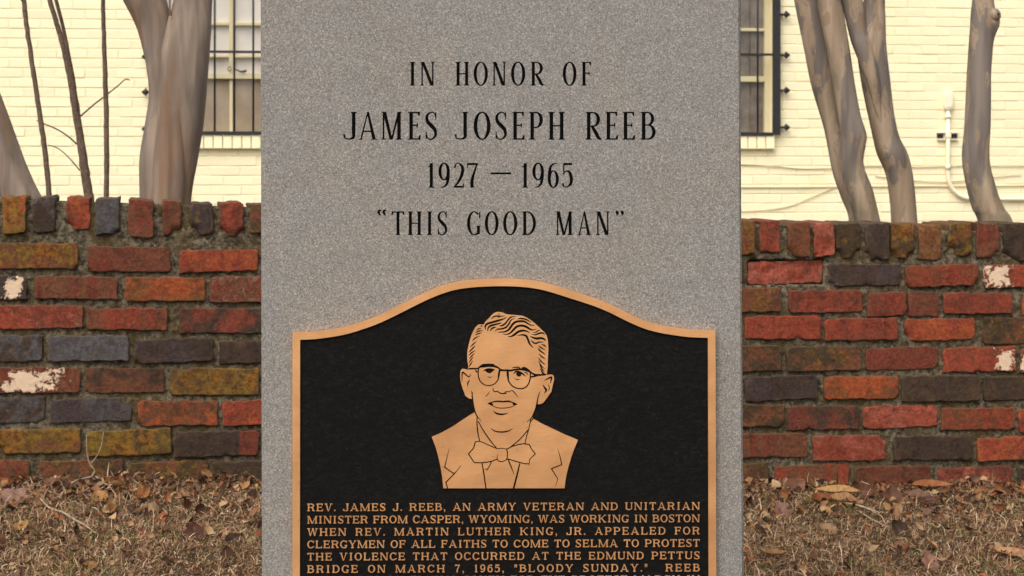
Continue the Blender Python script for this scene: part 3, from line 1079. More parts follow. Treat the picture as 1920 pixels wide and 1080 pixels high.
mb.build('strap', M['pipe'], cond)
for sx in (-1, 1):
    mb = MB()
    mb.box(c, X, Y, Z, min(sx * .076, sx * .030), max(sx * .076, sx * .030), -.012, -.006, -.0165, .016)
    mb.build('channel_opening_shade', M['iron'], cond)  # solid black box, painted shade for the open channel's inside


def cable(label, pts, rad, mat):
    u, z = bld_uz(*pts[0])
    root = BO + BU * u + Vector((0, 0, z))
    P = catmull([(px, py) for px, py in pts], 8)
    mb = MB()
    mb.tube([Vector((bld_uz(*p)[0] - u, -.014, bld_uz(*p)[1] - z)) for p in P], rad, 6)
    o = mb.build('wall_cable', mat, None, True)
    o.location = root; o.rotation_euler = (0, 0, BANG)
    tag(o, label, 'cable', 'cables painted over on the building wall')


cable('sagging painted cable running just below the right window sill of the building', [(1370, 307), (1410, 309), (1450, 311), (1500, 316), (1560, 315), (1640, 311), (1720, 313), (1800, 311), (1920, 311), (2080, 312)], .0045, M['cable'])
cable('straight painted cable low on the wall, second from the wall top', [(1370, 351), (1480, 351), (1600, 350), (1760, 349), (1920, 348), (2080, 348)], .0055, M['cable'])
cable('thin loose cable rising in a curve from behind the monument to the tree', [(1370, 397), (1430, 394), (1480, 386), (1520, 370), (1565, 350)], .0035, M['cable'])
cable('short pale cable crossing the wall either side of the mottled trunk', [(1640, 330), (1760, 341), (1870, 331), (1914, 328)], .0035, M['cable'])


# ------------------------------------------------------------------ trees
def trunk_tube(mb, rows, D, flute=0.06, seed=0, depth=1.0, lean=0.0, n=40, knots=()):
    """rows: (x_left, x_right, y) read on the trunk, carried to its own distance D"""
    rows = sorted(rows, key=lambda r: -r[2])
    P = catmull([((a + b) / 2, (b - a) / 2, y) for a, b, y in rows], 9)
    b0 = len(mb.v)
    for k, (xc, hw, y) in enumerate(P):
        z = ZC - (y - YH) / F * D
        x = (xc - 960) / F * D; r = hw / F * D
        yy = D + lean * (z - 1)
        for i in range(n):
            a = 2 * math.pi * i / n
            q = Vector((math.cos(a) * 1.7 + seed, math.sin(a) * 1.7, z * 1.1))
            q2 = Vector((math.cos(a) * 4 + seed, math.sin(a) * 4, z * 2.2))
            front = max(0.0, -math.sin(a))
            m = 1 + flute * (noise.noise(q) * 1.0 + 0.55 * noise.noise(q2)) * (0.25 + front)
            for (kx, ky, kr, ka) in knots:
                dd = ((xc + hw * math.cos(a) - kx) ** 2 + (y - ky) ** 2) / (kr * kr)
                m += ka * math.exp(-dd) * (1 if math.sin(a) < .3 else 0)
            mb.v.append((x + r * m * math.cos(a), yy + r * m * depth * math.sin(a), z))
    L = len(P)
    for k in range(L - 1):
        for i in range(n):
            j = (i + 1) % n
            mb.f.append((b0 + k * n + i, b0 + k * n + j, b0 + (k + 1) * n + j, b0 + (k + 1) * n + i))
    mb.f.append(tuple(b0 + (L - 1) * n + i for i in range(n)))
    # the tip, for whatever grows on from here
    xc, hw, y = P[-1]; xp, _, yp = P[-6]
    tip = Vector(((xc - 960) / F * D, D, ZC - (y - YH) / F * D)); prev = Vector(((xp - 960) / F * D, D, ZC - (yp - YH) / F * D))
    return tip, (tip - prev).normalized(), hw / F * D


def grow(mb, p, d, r, depth, rnd):
    """bare winter limbs above the frame"""
    L = rnd.uniform(.35, .6) * (1.0 + r * 4)
    pts = [p - d * .04]; rr = [r]
    q = p.copy(); dd = d.copy()
    for k in range(5):
        dd = (dd + Vector((rnd.uniform(-.10, .10), rnd.uniform(-.10, .10), rnd.uniform(0, .06)))).normalized()
        q = q + dd * L / 5
        pts.append(q.copy()); rr.append(r * (1 - .07 * (k + 1)))
    mb.tube(pts, rr, 10 if r > .01 else 6)
    if depth > 0:
        for s in (-1, 1):
            nd = (dd + Vector((s * rnd.uniform(.25, .5), rnd.uniform(-.4, .4), 0))).normalized()
            grow(mb, q, nd, rr[-1] * rnd.uniform(.62, .8), depth - 1, rnd)


def tree(name, label, cat, trunks, D, mat, group=None, depth=3, seed=0):
    xs = [(t[0][0] + t[0][1]) / 2 for t in [sorted(t['rows'], key=lambda r: -r[2]) for t in trunks]]
    base = Vector(((sum(xs) / len(xs) - 960) / F * D, D, 0.5))
    root = empty(name, base)
    tag(root, label, cat, group)
    rnd = random.Random(seed)
    br = MB()
    done = {}
    for t in trunks:
        mb = done.setdefault(t.get('join', id(t)), MB())
        tip, d, r = trunk_tube(mb, t['rows'], D + t.get('dd', 0), t.get('flute', .06), seed + len(br.v) * .01 + t.get('s', 0), lean=t.get('lean', 0), knots=t.get('knots', ()), depth=t.get('depth', 1))
        tip.y = D + t.get('dd', 0) + t.get('lean', 0) * (tip.z - 1)
        grow(br, tip, d, r * .97, depth, rnd)
    for mb in done.values():
        mb.v = [tuple(Vector(v) - base) for v in mb.v]
        mb.build('trunk', mat, root, True)
    br.v = [tuple(Vector(v) - base) for v in br.v]
    br.build('crown_branches', mat, root, True)
    return root


# heavy forked trunk left of the monument
tree('crape_myrtle', 'thick smooth trunk forking near the top, in front of the barred window', 'tree',
     [dict(join='a', flute=.10, s=3, rows=[(256, 330, 490), (262, 328, 380), (262, 328, 300), (271, 332, 240), (279, 331, 180), (275, 327, 130), (268, 325, 95), (255, 322, 50), (230, 312, 0), (190, 285, -70), (160, 260, -120)]),
      dict(join='a', flute=.10, s=9, rows=[(296, 362, 490), (298, 358, 380), (300, 370, 300), (300, 380, 240), (300, 386, 180), (300, 390, 130), (304, 393, 95), (314, 396, 50), (326, 398, 0), (346, 408, -70), (356, 412, -120)]),
      dict(join='a', flute=.12, s=14, dd=-.035, rows=[(268, 330, 500), (285, 345, 380), (286, 348, 300), (296, 345, 180), (300, 340, 110), (307, 333, 70), (313, 325, 44), (317, 321, 30)])],
     6.0, M['bark'], seed=5)
tree('crape_myrtle', 'leaning grey trunk at the far left corner, cut by the edge of the picture', 'tree',
     [dict(flute=.10, rows=[(60, 135, 490), (8, 84, 385), (2, 78, 370), (-14, 62, 338), (-28, 46, 300), (-44, 28, 250), (-62, 6, 190), (-78, -10, 150), (-100, -36, 90), (-120, -60, 20), (-135, -78, -60)])],
     5.75, M['bark'], seed=8)
tree('crape_myrtle', 'three slender smooth trunks rising together right of the barred window', 'tree',
     [dict(flute=.05, s=1, dd=.10, rows=[(1590, 1645, 500), (1592, 1642, 414), (1577, 1622, 370), (1561, 1605, 322), (1545, 1591, 241), (1522, 1575, 163), (1507, 1560, 89), (1489, 1545, 0), (1474, 1530, -90)]),
      dict(flute=.06, s=4, rows=[(1625, 1672, 500), (1604, 1650, 414), (1585, 1636, 357), (1577, 1619, 310), (1577, 1622, 275), (1577, 1624, 252), (1571, 1613, 215), (1561, 1602, 155), (1549, 1592, 88), (1531, 1577, 0), (1515, 1560, -90)]),
      dict(join='c', flute=.05, s=6, dd=.04, rows=[(1672, 1728, 500), (1671, 1720, 414), (1667, 1716, 365), (1660, 1711, 325), (1644, 1702, 288), (1636, 1686, 255), (1626, 1676, 210), (1614, 1669, 150), (1607, 1662, 90), (1612, 1660, 40), (1619, 1659, 0), (1622, 1660, -90)]),
      dict(join='c', flute=.04, s=8, dd=.0, rows=[(1650, 1654, 230), (1638, 1652, 200), (1624, 1650, 150), (1600, 1636, 90), (1591, 1625, 60), (1577, 1617, 0), (1560, 1602, -80)])],
     6.5, M['barkp'], seed=21)
tree('crape_myrtle', 'single mottled grey and tan trunk with a knob near the top, beside the wall pipe', 'tree',
     [dict(flute=.05, s=2, knots=[(1872, 40, 22, .55), (1845, 355, 26, .14)], rows=[(1858, 1925, 500), (1834, 1898, 414), (1824, 1884, 392), (1815, 1868, 358), (1806, 1858, 318), (1804, 1855, 285), (1808, 1857, 240), (1811, 1858, 180), (1813, 1858, 140), (1816, 1861, 95), (1819, 1864, 55), (1821, 1863, 20), (1823, 1863, 0), (1826, 1862, -90)])],
     6.3, M['barkp'], seed=33)


kb = MB()
D_ = 6.3
def TP(px, py, d): return Vector(((px - 960) / F * D_, D_ + d, ZC - (py - YH) / F * D_))
obj_t = [o for o in col.objects if o.name.startswith('crape_myrtle')][-1]
kb.tube([TP(1856, 30, -.010) - obj_t.location, TP(1862, 29, -.034) - obj_t.location, TP(1865, 28, -.046) - obj_t.location], [.030, .022, .010], 16)
kb.build('knot', M['barkp'], obj_t, True)
kb = MB()
kb.tube([TP(1865, 28, -.044) - obj_t.location, TP(1865.3, 28, -.0475) - obj_t.location], [.0045, .004], 10)
kb.build('knot_hole_shade', M['iron'], obj_t, True)  # black plug, the hollow's inner shade put in as colour


def sapling(label, rows, D, extra=(), seed=0):
    base = Vector(((rows[0][0] - 960) / F * D, D, .5))
    root = empty('sapling', base)
    tag(root, label, 'sapling', 'thin bare saplings behind the wall at the left')
    P2 = lambda x, y, d=0: Vector(((x - 960) / F * (D + d), D + d, ZC - (y - YH) / F * (D + d))) - base
    C = catmull(rows, 8)
    mb = MB()
    rnd = random.Random(seed)
    mb.tube([P2(x, y) + Vector((rnd.gauss(0, .0006), rnd.gauss(0, .001), 0)) for x, y, w in C], [w / 2 / F * D * rnd.uniform(.95, 1.06) for x, y, w in C], 10)
    # buds
    mb.build('trunk', M['sapling'], root, True)
    for nm, pts in extra:
        C = catmull(pts, 6)
        mb = MB()
        mb.tube([P2(x, y, -.004 * i) for i, (x, y, w) in enumerate(C)], [w / 2 / F * D for x, y, w in C], 7)
        mb.build(nm, M['sapling'], root, True)


sapling('leftmost thin bare sapling stem, standing next to the leaning trunk', [(96, 470, 11), (92, 370, 11), (85, 290, 10.5), (76, 225, 10), (62, 130, 9.5), (52, 60, 9), (45, 0, 9), (40, -120, 8)], 6.2,
        [('twig', [(45, 5, 3), (38, -3, 2), (36, -20, 1.5)])], 1)
sapling('middle and thickest bare sapling with a second stem beside it and three side twigs', [(185, 470, 19), (167, 370, 18), (158, 310, 17), (147, 235, 15), (135, 160, 14), (122, 100, 11), (108, 50, 10), (93, 0, 9), (62, -120, 7)], 6.35,
        [('stem', [(146, 230, 4), (140, 165, 7), (130, 110, 7), (118, 50, 7), (105, 0, 7), (80, -100, 6)]),
         ('twig', [(152, 217, 3.4), (175, 197, 3), (197, 180, 2.8), (222, 160, 2.4), (235, 149, 2.2), (243, 150, 2)]),
         ('twig', [(144, 270, 3.2), (128, 256, 2.8), (108, 243, 2.6), (85, 233, 2.4), (69, 226, 2)]),
         ('twig', [(150, 320, 2.6), (135, 302, 2.2), (118, 285, 2), (104, 276, 2), (90, 272, 1.6)])], 2)
sapling('rightmost thin straight bare sapling, nearest the thick forked trunk', [(201, 470, 10.5), (200, 370, 10), (200, 250, 10), (198, 160, 9.5), (195, 80, 8.5), (193, 0, 8), (190, -120, 7)], 6.3, [], 3)

# ------------------------------------------------------------------ lettering: every glyph drawn as strokes of its own
ROM = dict(V=.128, H=.052, T2=.062, sl=.048, st=.032, br=.03, av=.15, dv=1.0)     # narrow carved roman
SLAB = dict(V=.175, H=.092, T2=.105, sl=.085, st=.10, br=.03, av=.24, dv=1.0)     # wide cast slab serif


def glyph(ch, w, S):
    V, H, T2, sl, st, br, av = (S[k] for k in ('V', 'H', 'T2', 'sl', 'st', 'br', 'av'))
    P = []

    def rect(x0, y0, x1, y1): P.append([(x0, y0), (x1, y0), (x1, y1), (x0, y1)])

    def poly(*p): P.append(list(p))

    def serif(x, t, y, up=1, l=1, r=1):
        """slab at y, grown towards the stem (up=1: foot, -1: head)"""
        a, b = x - t / 2 - sl * l, x + t / 2 + sl * r
        y1 = y + st * up
        rect(a, min(y, y1), b, max(y, y1))
        y2 = y1 + br * up
        q = [(x - t / 2 - br * l, y1), (x + t / 2 + br * r, y1), (x + t / 2, y2), (x - t / 2, y2)]
        P.append(q if up > 0 else q[::-1])

    def stem(x, t=V, y0=0, y1=1, foot=1, head=1):
        rect(x - t / 2, y0, x + t / 2, y1)
        if foot: serif(x, t, y0, 1)
        if head: serif(x, t, y1, -1)

    def diag(x0, y0, x1, y1, t):
        P.append([(x0 - t / 2, y0), (x0 + t / 2, y0), (x1 + t / 2, y1), (x1 - t / 2, y1)])

    def ring(cx, cy, rx, ry, tx, ty, a0=0, a1=360, n=36):
        n = max(6, int(n * abs(a1 - a0) / 360))
        o_ = []; i_ = []
        for k in range(n + 1):
            a = R(a0 + (a1 - a0) * k / n)
            o_.append((cx + rx * math.cos(a), cy + ry * math.sin(a)))
            i_.append((cx + (rx - tx) * math.cos(a), cy + (ry - ty) * math.sin(a)))
        for k in range(n): P.append([i_[k], o_[k], o_[k + 1], i_[k + 1]])

    def bowl(x0, x1, y0, y1, tv=V, th=H):
        ry = (y1 - y0) / 2
        rx = min(x1 - x0, max(ry * .75, (x1 - x0) * .62))
        xm = x1 - rx
        rect(x0, y0, xm, y0 + th); rect(x0, y1 - th, xm, y1)
        ring(xm, (y0 + y1) / 2, rx, ry, tv, th, -90, 90)

    def path(pts, ws, per=6):
        C = catmull([(x, y, t) for (x, y), t in zip(pts, ws)], per)
        Lp, Rp = [], []
        for i, (x, y, t) in enumerate(C):
            a = C[max(i - 1, 0)]; b = C[min(i + 1, len(C) - 1)]
            dx, dy = b[0] - a[0], b[1] - a[1]
            l = math.hypot(dx, dy) or 1
            Lp.append((x - dy / l * t / 2, y + dx / l * t / 2)); Rp.append((x + dy / l * t / 2, y - dx / l * t / 2))
        for i in range(len(C) - 1): P.append([Rp[i], Rp[i + 1], Lp[i + 1], Lp[i]])

    def arm(x0, x1, y, kind):
        """E, F, L, T arms with their vertical end serifs"""
        if kind == 't':
            rect(x0, 1 - H, x1, 1); poly((x1 - H * .9, 1 - av), (x1, 1 - av), (x1, 1), (x1 - H * 1.6, 1 - H))
        elif kind == 'b':
            rect(x0, 0, x1, H); poly((x1 - H * 1.6, H), (x1, 0), (x1 + S['V'] * .12, av * 1.1), (x1 - H * .7, av * 1.1))
        else:
            rect(x0, y - H / 2, x1, y + H / 2); rect(x1 - H * .9, y - av * .48, x1, y + av * .48)

    lx = sl + V / 2                 # left stem axis
    rx_ = w - sl - V / 2
    if ch == 'I': stem(w / 2)
    elif ch == 'H': stem(lx); stem(rx_); rect(lx, .50 - H / 2, rx_, .50 + H / 2)
    elif ch == 'N':
        l2, r2 = sl + T2 / 2, w - sl - T2 / 2
        rect(l2 - T2 / 2, 0, l2 + T2 / 2, .97); serif(l2, T2, 0)
        rect(r2 - T2 / 2, 0.02, r2 + T2 / 2, 1); serif(r2, T2, 1, -1)
        P.append([(r2 - V * .85, .0), (r2 + T2 / 2, .0), (l2 + V * .75, 1), (l2 - T2 / 2, 1)])
        rect(max(0, l2 - T2 / 2 - sl), 1 - st, l2 + V * .7, 1)
    elif ch == 'M':
        l2 = sl + T2 / 2
        rect(l2 - T2 / 2, 0, l2 + T2 / 2, .97); serif(l2, T2, 0)
        stem(rx_, V, head=0); rect(rx_ - V * .4, 1 - st, w, 1)
        m = (l2 + rx_) / 2 + V * .1
        P.append([(m - V * .55, 0), (m + V * .28, 0), (l2 + V * .75, 1), (l2 - T2 / 2, 1)])
        P.append([(m - T2 * .5, 0), (m + T2 * .6, 0), (rx_ + V * .3, 1), (rx_ - V * .35, 1)])
        rect(max(0, l2 - T2 / 2 - sl), 1 - st, l2 + V * .6, 1)
    elif ch == 'O': ring(w / 2, .5, w / 2, .512, V * 1.05, H)
    elif ch in 'CG':
        ring(w / 2, .5, w / 2, .512, V * 1.05, H, 48, 318 if ch == 'C' else 300)
        rect(w * .90 - H * .8, .70, w * .93, .97)
        if ch == 'C':
            a = R(318); path([(w / 2 + (w / 2 - H) * math.cos(R(312)) , .5 + .46 * math.sin(R(312))), (w * .9, .17), (w * .97, .26)], [H, H, H * .8])
        else:
            rect(w * .90 - V, .04, w * .90, .40); rect(w * .90 - V - sl, .40 - st * .9, w * .90 + sl, .40)
            path([(w * .55, H * .5 - .01), (w * .75, .05), (w * .86, .12)], [H, H * 1.1, H])
    elif ch == 'D': stem(lx); bowl(lx, w, 0, 1)
    elif ch == 'P': stem(lx); bowl(lx, w, .42 if S is ROM else .40, 1)
    elif ch == 'B':
        stem(lx, head=1); bowl(lx, w * .90, .50, 1, V * .9); bowl(lx, w, 0, .50 + H)
    elif ch == 'R':
        stem(lx); bowl(lx, w * (.88 if S is ROM else .92), .46, 1)
        if S is ROM: path([(lx + w * .18, .50), (w * .62, .25), (w * .78, .07), (w * .98, .01)], [V * .7, V, V * .9, H * .7])
        else:
            path([(w * .42, .50), (w * .66, .46), (w * .74, .22), (w * .80, .07), (w * .98, .10)], [H, V * .9, V, V * .8, H * .7])
    elif ch == 'E': stem(lx, head=0, foot=0); rect(0, 0, lx, st); rect(0, 1 - st, lx, 1); arm(lx, w * .93, 1, 't'); arm(lx, w * .78, .52, 'm'); arm(lx, w * .97, 0, 'b')
    elif ch == 'F': stem(lx, head=0); rect(0, 1 - st, lx, 1); arm(lx, w * .97, 1, 't'); arm(lx, w * .82, .52, 'm')
    elif ch == 'L': stem(lx, foot=0); rect(0, 0, lx, st); arm(lx, w * .97, 0, 'b')
    elif ch == 'T':
        stem(w / 2, head=0); rect(0.02 * w, 1 - H, w * .98, 1)
        poly((.0, 1 - av), (H * .9, 1 - av), (H * 1.8, 1 - H), (.02 * w, 1)); poly((w - H * .9, 1 - av), (w, 1 - av), (w * .98, 1), (w - H * 1.8, 1 - H))
    elif ch == 'J':
        x = w - sl - V / 2
        rect(x - V / 2, .2, x + V / 2, 1); serif(x, V, 1, -1)
        path([(x, .26), (x - V * .08, .09), (x - (x) * .42, .0 + H / 2), (x * .16, .06), (x * .06, .16)], [V, V * .82, H, H, H * 1.3])
        if S is SLAB: ring(x * .14, .20, .10, .10, .099, .099, n=12)
        else: rect(-.01, .15, .09 * w + .02, .20)
    elif ch == 'A':
        a = w / 2
        P.append([(sl, 0), (sl + T2, 0), (a + T2 * .3, 1), (a - T2 * .4, 1)])
        P.append([(w - sl - V, 0), (w - sl, 0), (a + T2 * .5, 1), (a - V * .35, 1)])
        rect(sl + (a - sl) * .33, .30 - H / 2, w - sl - (a - sl) * .36, .30 + H / 2)
        rect(0, 0, sl * 2 + T2, st); rect(w - sl * 2 - V, 0, w, st)
        if S is SLAB: rect(a - V * .7, 1 - H * .8, a + V * .2, 1)
    elif ch == 'K':
        stem(lx); diag(lx + V * .4, .40, w - sl * 1.6, 1, T2); diag(w - sl - V * .5, 0, lx + w * .22, .62, V)
        rect(w - sl * 2 - V * 1.0, 0, w, st); rect(w - sl * 3.2, 1 - st, w - sl * .2, 1)
    elif ch in 'VY':
        if ch == 'V':
            P.append([(w / 2 - V * .45, 0), (w / 2 + T2 * .35, 0), (sl + V, 1), (sl, 1)])
            P.append([(w / 2 - T2 * .3, 0), (w / 2 + T2 * .5, 0), (w - sl, 1), (w - sl - T2, 1)])
        else:
            rect(w / 2 - V / 2, 0, w / 2 + V / 2, .46); serif(w / 2, V, 0)
            P.append([(w / 2 - V / 2, .42), (w / 2 + V / 2, .42), (sl + V, 1), (sl, 1)])
            P.append([(w / 2 - T2 * .1, .42), (w / 2 + V / 2, .42), (w - sl, 1), (w - sl - T2, 1)])
        rect(0, 1 - st, sl * 2 + V, 1); rect(w - sl * 2 - T2, 1 - st, w, 1)
    elif ch == 'W':
        m = w / 2
        for (a, b) in ((sl, w * .30), (m - V * .1, w * .72)):
            P.append([(b - V * .42, 0), (b + T2 * .35, 0), (a + V, 1), (a, 1)])
        P.append([(w * .30 - T2 * .3, 0), (w * .30 + T2 * .5, 0), (m + V * .6, 1), (m + V * .6 - T2, 1)])
        P.append([(w * .72 - T2 * .3, 0), (w * .72 + T2 * .5, 0), (w - sl, 1), (w - sl - T2, 1)])
        rect(0, 1 - st, sl * 2 + V, 1); rect(m - V * .1 - sl * .6, 1 - st, m + V * .6 + sl * .6, 1); rect(w - sl * 2 - T2, 1 - st, w, 1)
    elif ch == 'U':
        rect(lx - V / 2, .32, lx + V / 2, 1); serif(lx, V, 1, -1)
        r2 = w - sl - T2 / 2
        rect(r2 - T2 / 2, .32, r2 + T2 / 2, 1); serif(r2, T2, 1, -1)
        x0, x1 = lx - V / 2, r2 + T2 / 2
        C = (x0 + x1) / 2
        path([(lx, .36), (lx + V * .1, .17), (C, H / 2), (r2 - T2 * .2, .17), (r2, .36)], [V, V * .95, H * 1.1, T2, T2])
    elif ch == 'S':
        vs_ = V * 1.12 if S is ROM else V * 1.15
        path([(w * .88, .80), (w * .74, .955), (w * .46, 1 - H * .4), (w * .17, .86), (w * .20, .66), (w * .52, .50), (w * .80, .35), (w * .84, .15), (w * .55, H * .4), (w * .25, .045), (w * .10, .20)],
             [H * .7, H * .9, H, V * .72, V * .95, vs_, V * .95, V * .72, H, H * .9, H * .7])
        rect(w * .90 - H * .6, .72, w * .92, .99); rect(w * .05, .01, w * .07 + H * .6, .28)
    elif ch == '1':
        x = w / 2 + (0 if S is SLAB else .0)
        rect(x - V / 2, 0, x + V / 2, .99); serif(x, V, 0)
        poly((x - V / 2, .82), (x + V / 2, .93), (x + V / 2, 1.01), (x - V / 2 - sl - .03, .80)) if False else P.append([(x - V / 2 - sl - .02, .84), (x - V / 2 - sl, .81), (x + V / 2, .90), (x + V / 2, 1.02)])
    elif ch in '96':
        Q0 = len(P)
        ring(w / 2, .655, w / 2, .36, V, H)
        path([(w - V / 2, .66), (w - V * .56, .42), (w * .74, .16), (w * .45, .01 + H / 2), (w * .22, H * .4)], [V, V, V * .75, H, H * .8])
        if S is SLAB: ring(w * .22, .10, .085, .085, .084, .084, n=10)
        if ch == '6':
            for i in range(Q0, len(P)): P[i] = [(w - x, 1 - y) for x, y in P[i]]
    elif ch == '2':
        path([(w * .06, .80), (w * .22, .95), (w * .52, 1 - H * .4), (w * .86, .80), (w * .78, .52), (w * .42, .22), (w * .06, .04)], [V * .7, H, H * 1.1, V * .95, V, V * .7, H])
        rect(0, 0, w, H * 1.5); rect(w - H, 0, w, .16)
    elif ch == '7':
        rect(0, 1 - V * .72, w, 1); rect(0, .80, H * .8, 1)
        path([(w - H * .6, .97), (w * .66, .62), (w * .46, .30), (w * .46, 0)], [H, V * .7, V, V * 1.1])
    elif ch == '5':
        rect(w * .10, 1 - V * .72, w * .93, 1); rect(w * .10, .52, w * .10 + T2 * .8, 1)
        path([(w * .10, .56), (w * .34, .66), (w * .66, .64), (w - V / 2, .42), (w - V * .6, .18), (w * .50, .015 + H / 2), (w * .16, .05), (w * .06, .18)],
             [H, H, V * .75, V, V * .9, H, H, V * .7])
    elif ch == '-': rect(0, .54, w, .62)
    elif ch == '.': ring(w / 2, .09, .092, .092, .0915, .0915, n=12)
    elif ch == ',':
        ring(w / 2, .09, .092, .092, .0915, .0915, n=12); path([(w / 2 + .05, .08), (w / 2 + .03, -.08), (w / 2 - .06, -.17)], [.09, .08, .03])
    elif ch == '"':
        for x in (w * .25, w * .75): P.append([(x - .035, .60), (x + .035, .60), (x + .085, 1), (x - .085, 1)])
    elif ch in '{}':                     # opening and closing curled quotes
        for k in (0, 1):
            x = w * (.22 + .56 * k)
            if ch == '}':
                ring(x, .96, w * .17, .075, w * .169, .074, n=12); path([(x + w * .08, .97), (x + w * .10, .90), (x - w * .10, .82)], [.07, .06, .02])
            else:
                ring(x + .0, .90, w * .15, .065, w * .149, .064, n=12) if False else None
                path([(x + w * .18, 1.04), (x - w * .04, 1.04), (x - w * .10, .96), (x + w * .0, .88), (x + w * .10, .82)], [.06, .08, .11, .08, .03])
    return P


def hull(pts):
    P = sorted(set((round(x, 6), round(y, 6)) for x, y in pts))
    if len(P) < 3: return P

    def half(Q):
        o = []
        for p in Q:
            while len(o) > 1 and (o[-1][0] - o[-2][0]) * (p[1] - o[-2][1]) - (o[-1][1] - o[-2][1]) * (p[0] - o[-2][0]) <= 1e-9: o.pop()
            o.append(p)
        return o
    a, b = half(P), half(P[::-1])
    return a[:-1] + b[:-1]


def cdt(polys):
    """polys: [(points, tag)] -> verts, [(tri, set(tags))]"""
    V_, Fc, tags = [], [], []
    for pts, tg in polys:
        if len(pts) == 4: pts = hull(pts)
        if len(pts) < 3: continue
        a = sum(pts[i][0] * pts[(i + 1) % len(pts)][1] - pts[(i + 1) % len(pts)][0] * pts[i][1] for i in range(len(pts)))
        if abs(a) < 1e-7: continue
        if a < 0: pts = pts[::-1]
        b = len(V_)
        V_ += [Vector(p) for p in pts]
        Fc.append(list(range(b, b + len(pts)))); tags.append(tg)
    v, e, f, _, _, of = delaunay_2d_cdt(V_, [], Fc, 0, 1e-5)
    out = []
    for tri, ids in zip(f, of):
        if ids: out.append((tri, {tags[i] for i in ids}))
    return v, out


def relief(polys, level, to3d, base=None):
    """level(tags)->(height, key); returns {key: (verts, faces)}; walls go to the key of the taller tagged 'wall'"""
    v, fs = cdt(polys)
    lv = [level(t) for _, t in fs]
    groups = {}

    def G(key): return groups.setdefault(key, ([], [], {}))

    def vid(g, i, h):
        k = (i, h)
        if k not in g[2]:
            g[2][k] = len(g[0]); g[0].append(to3d(v[i][0], v[i][1], h))
        return g[2][k]
    edge = {}
    for n, (tri, _) in enumerate(fs):
        if lv[n] is None: continue
        h, key, _w = lv[n]
        g = G(key)
        g[1].append(tuple(vid(g, i, h) for i in tri))
        for a, b in zip(tri, tri[1:] + tri[:1]):
            edge.setdefault((min(a, b), max(a, b)), []).append((n, a, b))
    for es in edge.values():
        if len(es) == 2:
            (n1, a, b), (n2, _, _) = es
            h1, k1, w1 = lv[n1]; h2, k2, w2 = lv[n2]
            if h1 == h2: continue
            if h1 < h2: (n1, a, b), h1, h2, k1, k2, w1, w2 = es[1], h2, h1, k2, k1, w2, w1
            g = G(w1 if w1 else w2)
            g[1].append((vid(g, b, h1), vid(g, a, h1), vid(g, a, h2), vid(g, b, h2)))
        elif base is not None:
            (n1, a, b) = es[0]
            h1, k1, w1 = lv[n1]
            g = G(k1)
            g[1].append((vid(g, b, h1), vid(g, a, h1), vid(g, a, base), vid(g, b, base)))
    return groups


# ------------------------------------------------------------------ granite monument
DM = 3.0
PM = DM / F


def mx(px): return (px - 960) * PM


def mz(py): return ZC - (py - YH) * PM


LINES = [
    (116, 160.5, 0, [('I', 768, 779), ('N', 788, 815), ('H', 854, 880), ('O', 888, 915), ('N', 923, 949), ('O', 958, 985), ('R', 995, 1021), ('O', 1055, 1081), ('F', 1090, 1109)]),
    (209.7, 262, 0, [('J', 644, 669), ('A', 672.5, 707.5), ('M', 715, 754), ('E', 765, 789), ('S', 797, 820), ('J', 853, 878), ('O', 888, 920), ('S', 928, 951), ('E', 960, 984), ('P', 992, 1018), ('H', 1028, 1059), ('R', 1098, 1129), ('E', 1135, 1159), ('E', 1167, 1191), ('B', 1201, 1229.5)]),
    (305.5, 352, 0, [('1', 804, 813.5), ('9', 822, 843.5), ('2', 851, 870), ('7', 876, 896), ('-', 920, 958.5), ('1', 980.5, 989), ('9', 998, 1020), ('6', 1027, 1048), ('5', 1054, 1074)]),
    (396.4, 440.8, 0, [('{', 708, 725), ('T', 734, 758.5), ('H', 764.5, 791), ('I', 801, 810), ('S', 820, 839), ('G', 875.6, 902.6), ('O', 909, 935), ('O', 943.3, 970), ('D', 979, 1005), ('M', 1042, 1074), ('A', 1082.6, 1109), ('N', 1117.4, 1143), ('}', 1153, 1170.5)]),
]
mon = empty('granite_monument', (mx(941), DM + .1, 0.0))
tag(mon, 'tall upright grey granite slab with carved black lettering above the bronze plaque', 'monument')
MO = Vector((mx(941), DM + .1, 0.0))
xl = lambda py: 488 + 2.6 * py / 1080
xr = lambda py: 1388 + 7.0 * py / 1080
PT, PB = -250, 1478
CH_L, CH_R = 4.5, 4.0
NE = 420
jl, jr = [], []
for k in range(NE + 1):
    py = PB + (PT - PB) * k / NE
    def jag(off):
        v = .55 * noise.noise(Vector((py * .11, off, 0))) + .5 * noise.noise(Vector((py * .45, off, 3)))
        c = noise.noise(Vector((py * .035, off, 8)))
        return v + (2.2 * (c - .45) if c > .45 else 0)
    jl.append((xl(py) + CH_L + jag(1), py)); jr.append((xr(py) - CH_R - jag(20), py))
polys = [([(x, -y) for x, y in jl[:1]] + [(x, -y) for x, y in jr] + [(x, -y) for x, y in reversed(jl[1:])], 'face')]
for li, (yt, yb, _, chars) in enumerate(LINES):
    hh = yb - yt
    for ch, x0, x1 in chars:
        for p in glyph(ch, (x1 - x0) / hh, ROM):
            polys.append(([(x0 + x * hh, -(yb - y * hh)) for x, y in p], 'L%d_%d' % (li, int(x0))))


def lev_m(t):
    l = [q for q in t if q[0] == 'L']
    return (-0.0032, l[0], l[0]) if l else (0.0, 'face', None)


gr = relief(polys, lev_m, lambda x, y, h: Vector((mx(x), DM - h, mz(-y))) - MO)
vs, fs, _ = gr['face']
vs = list(vs); fs = list(fs)
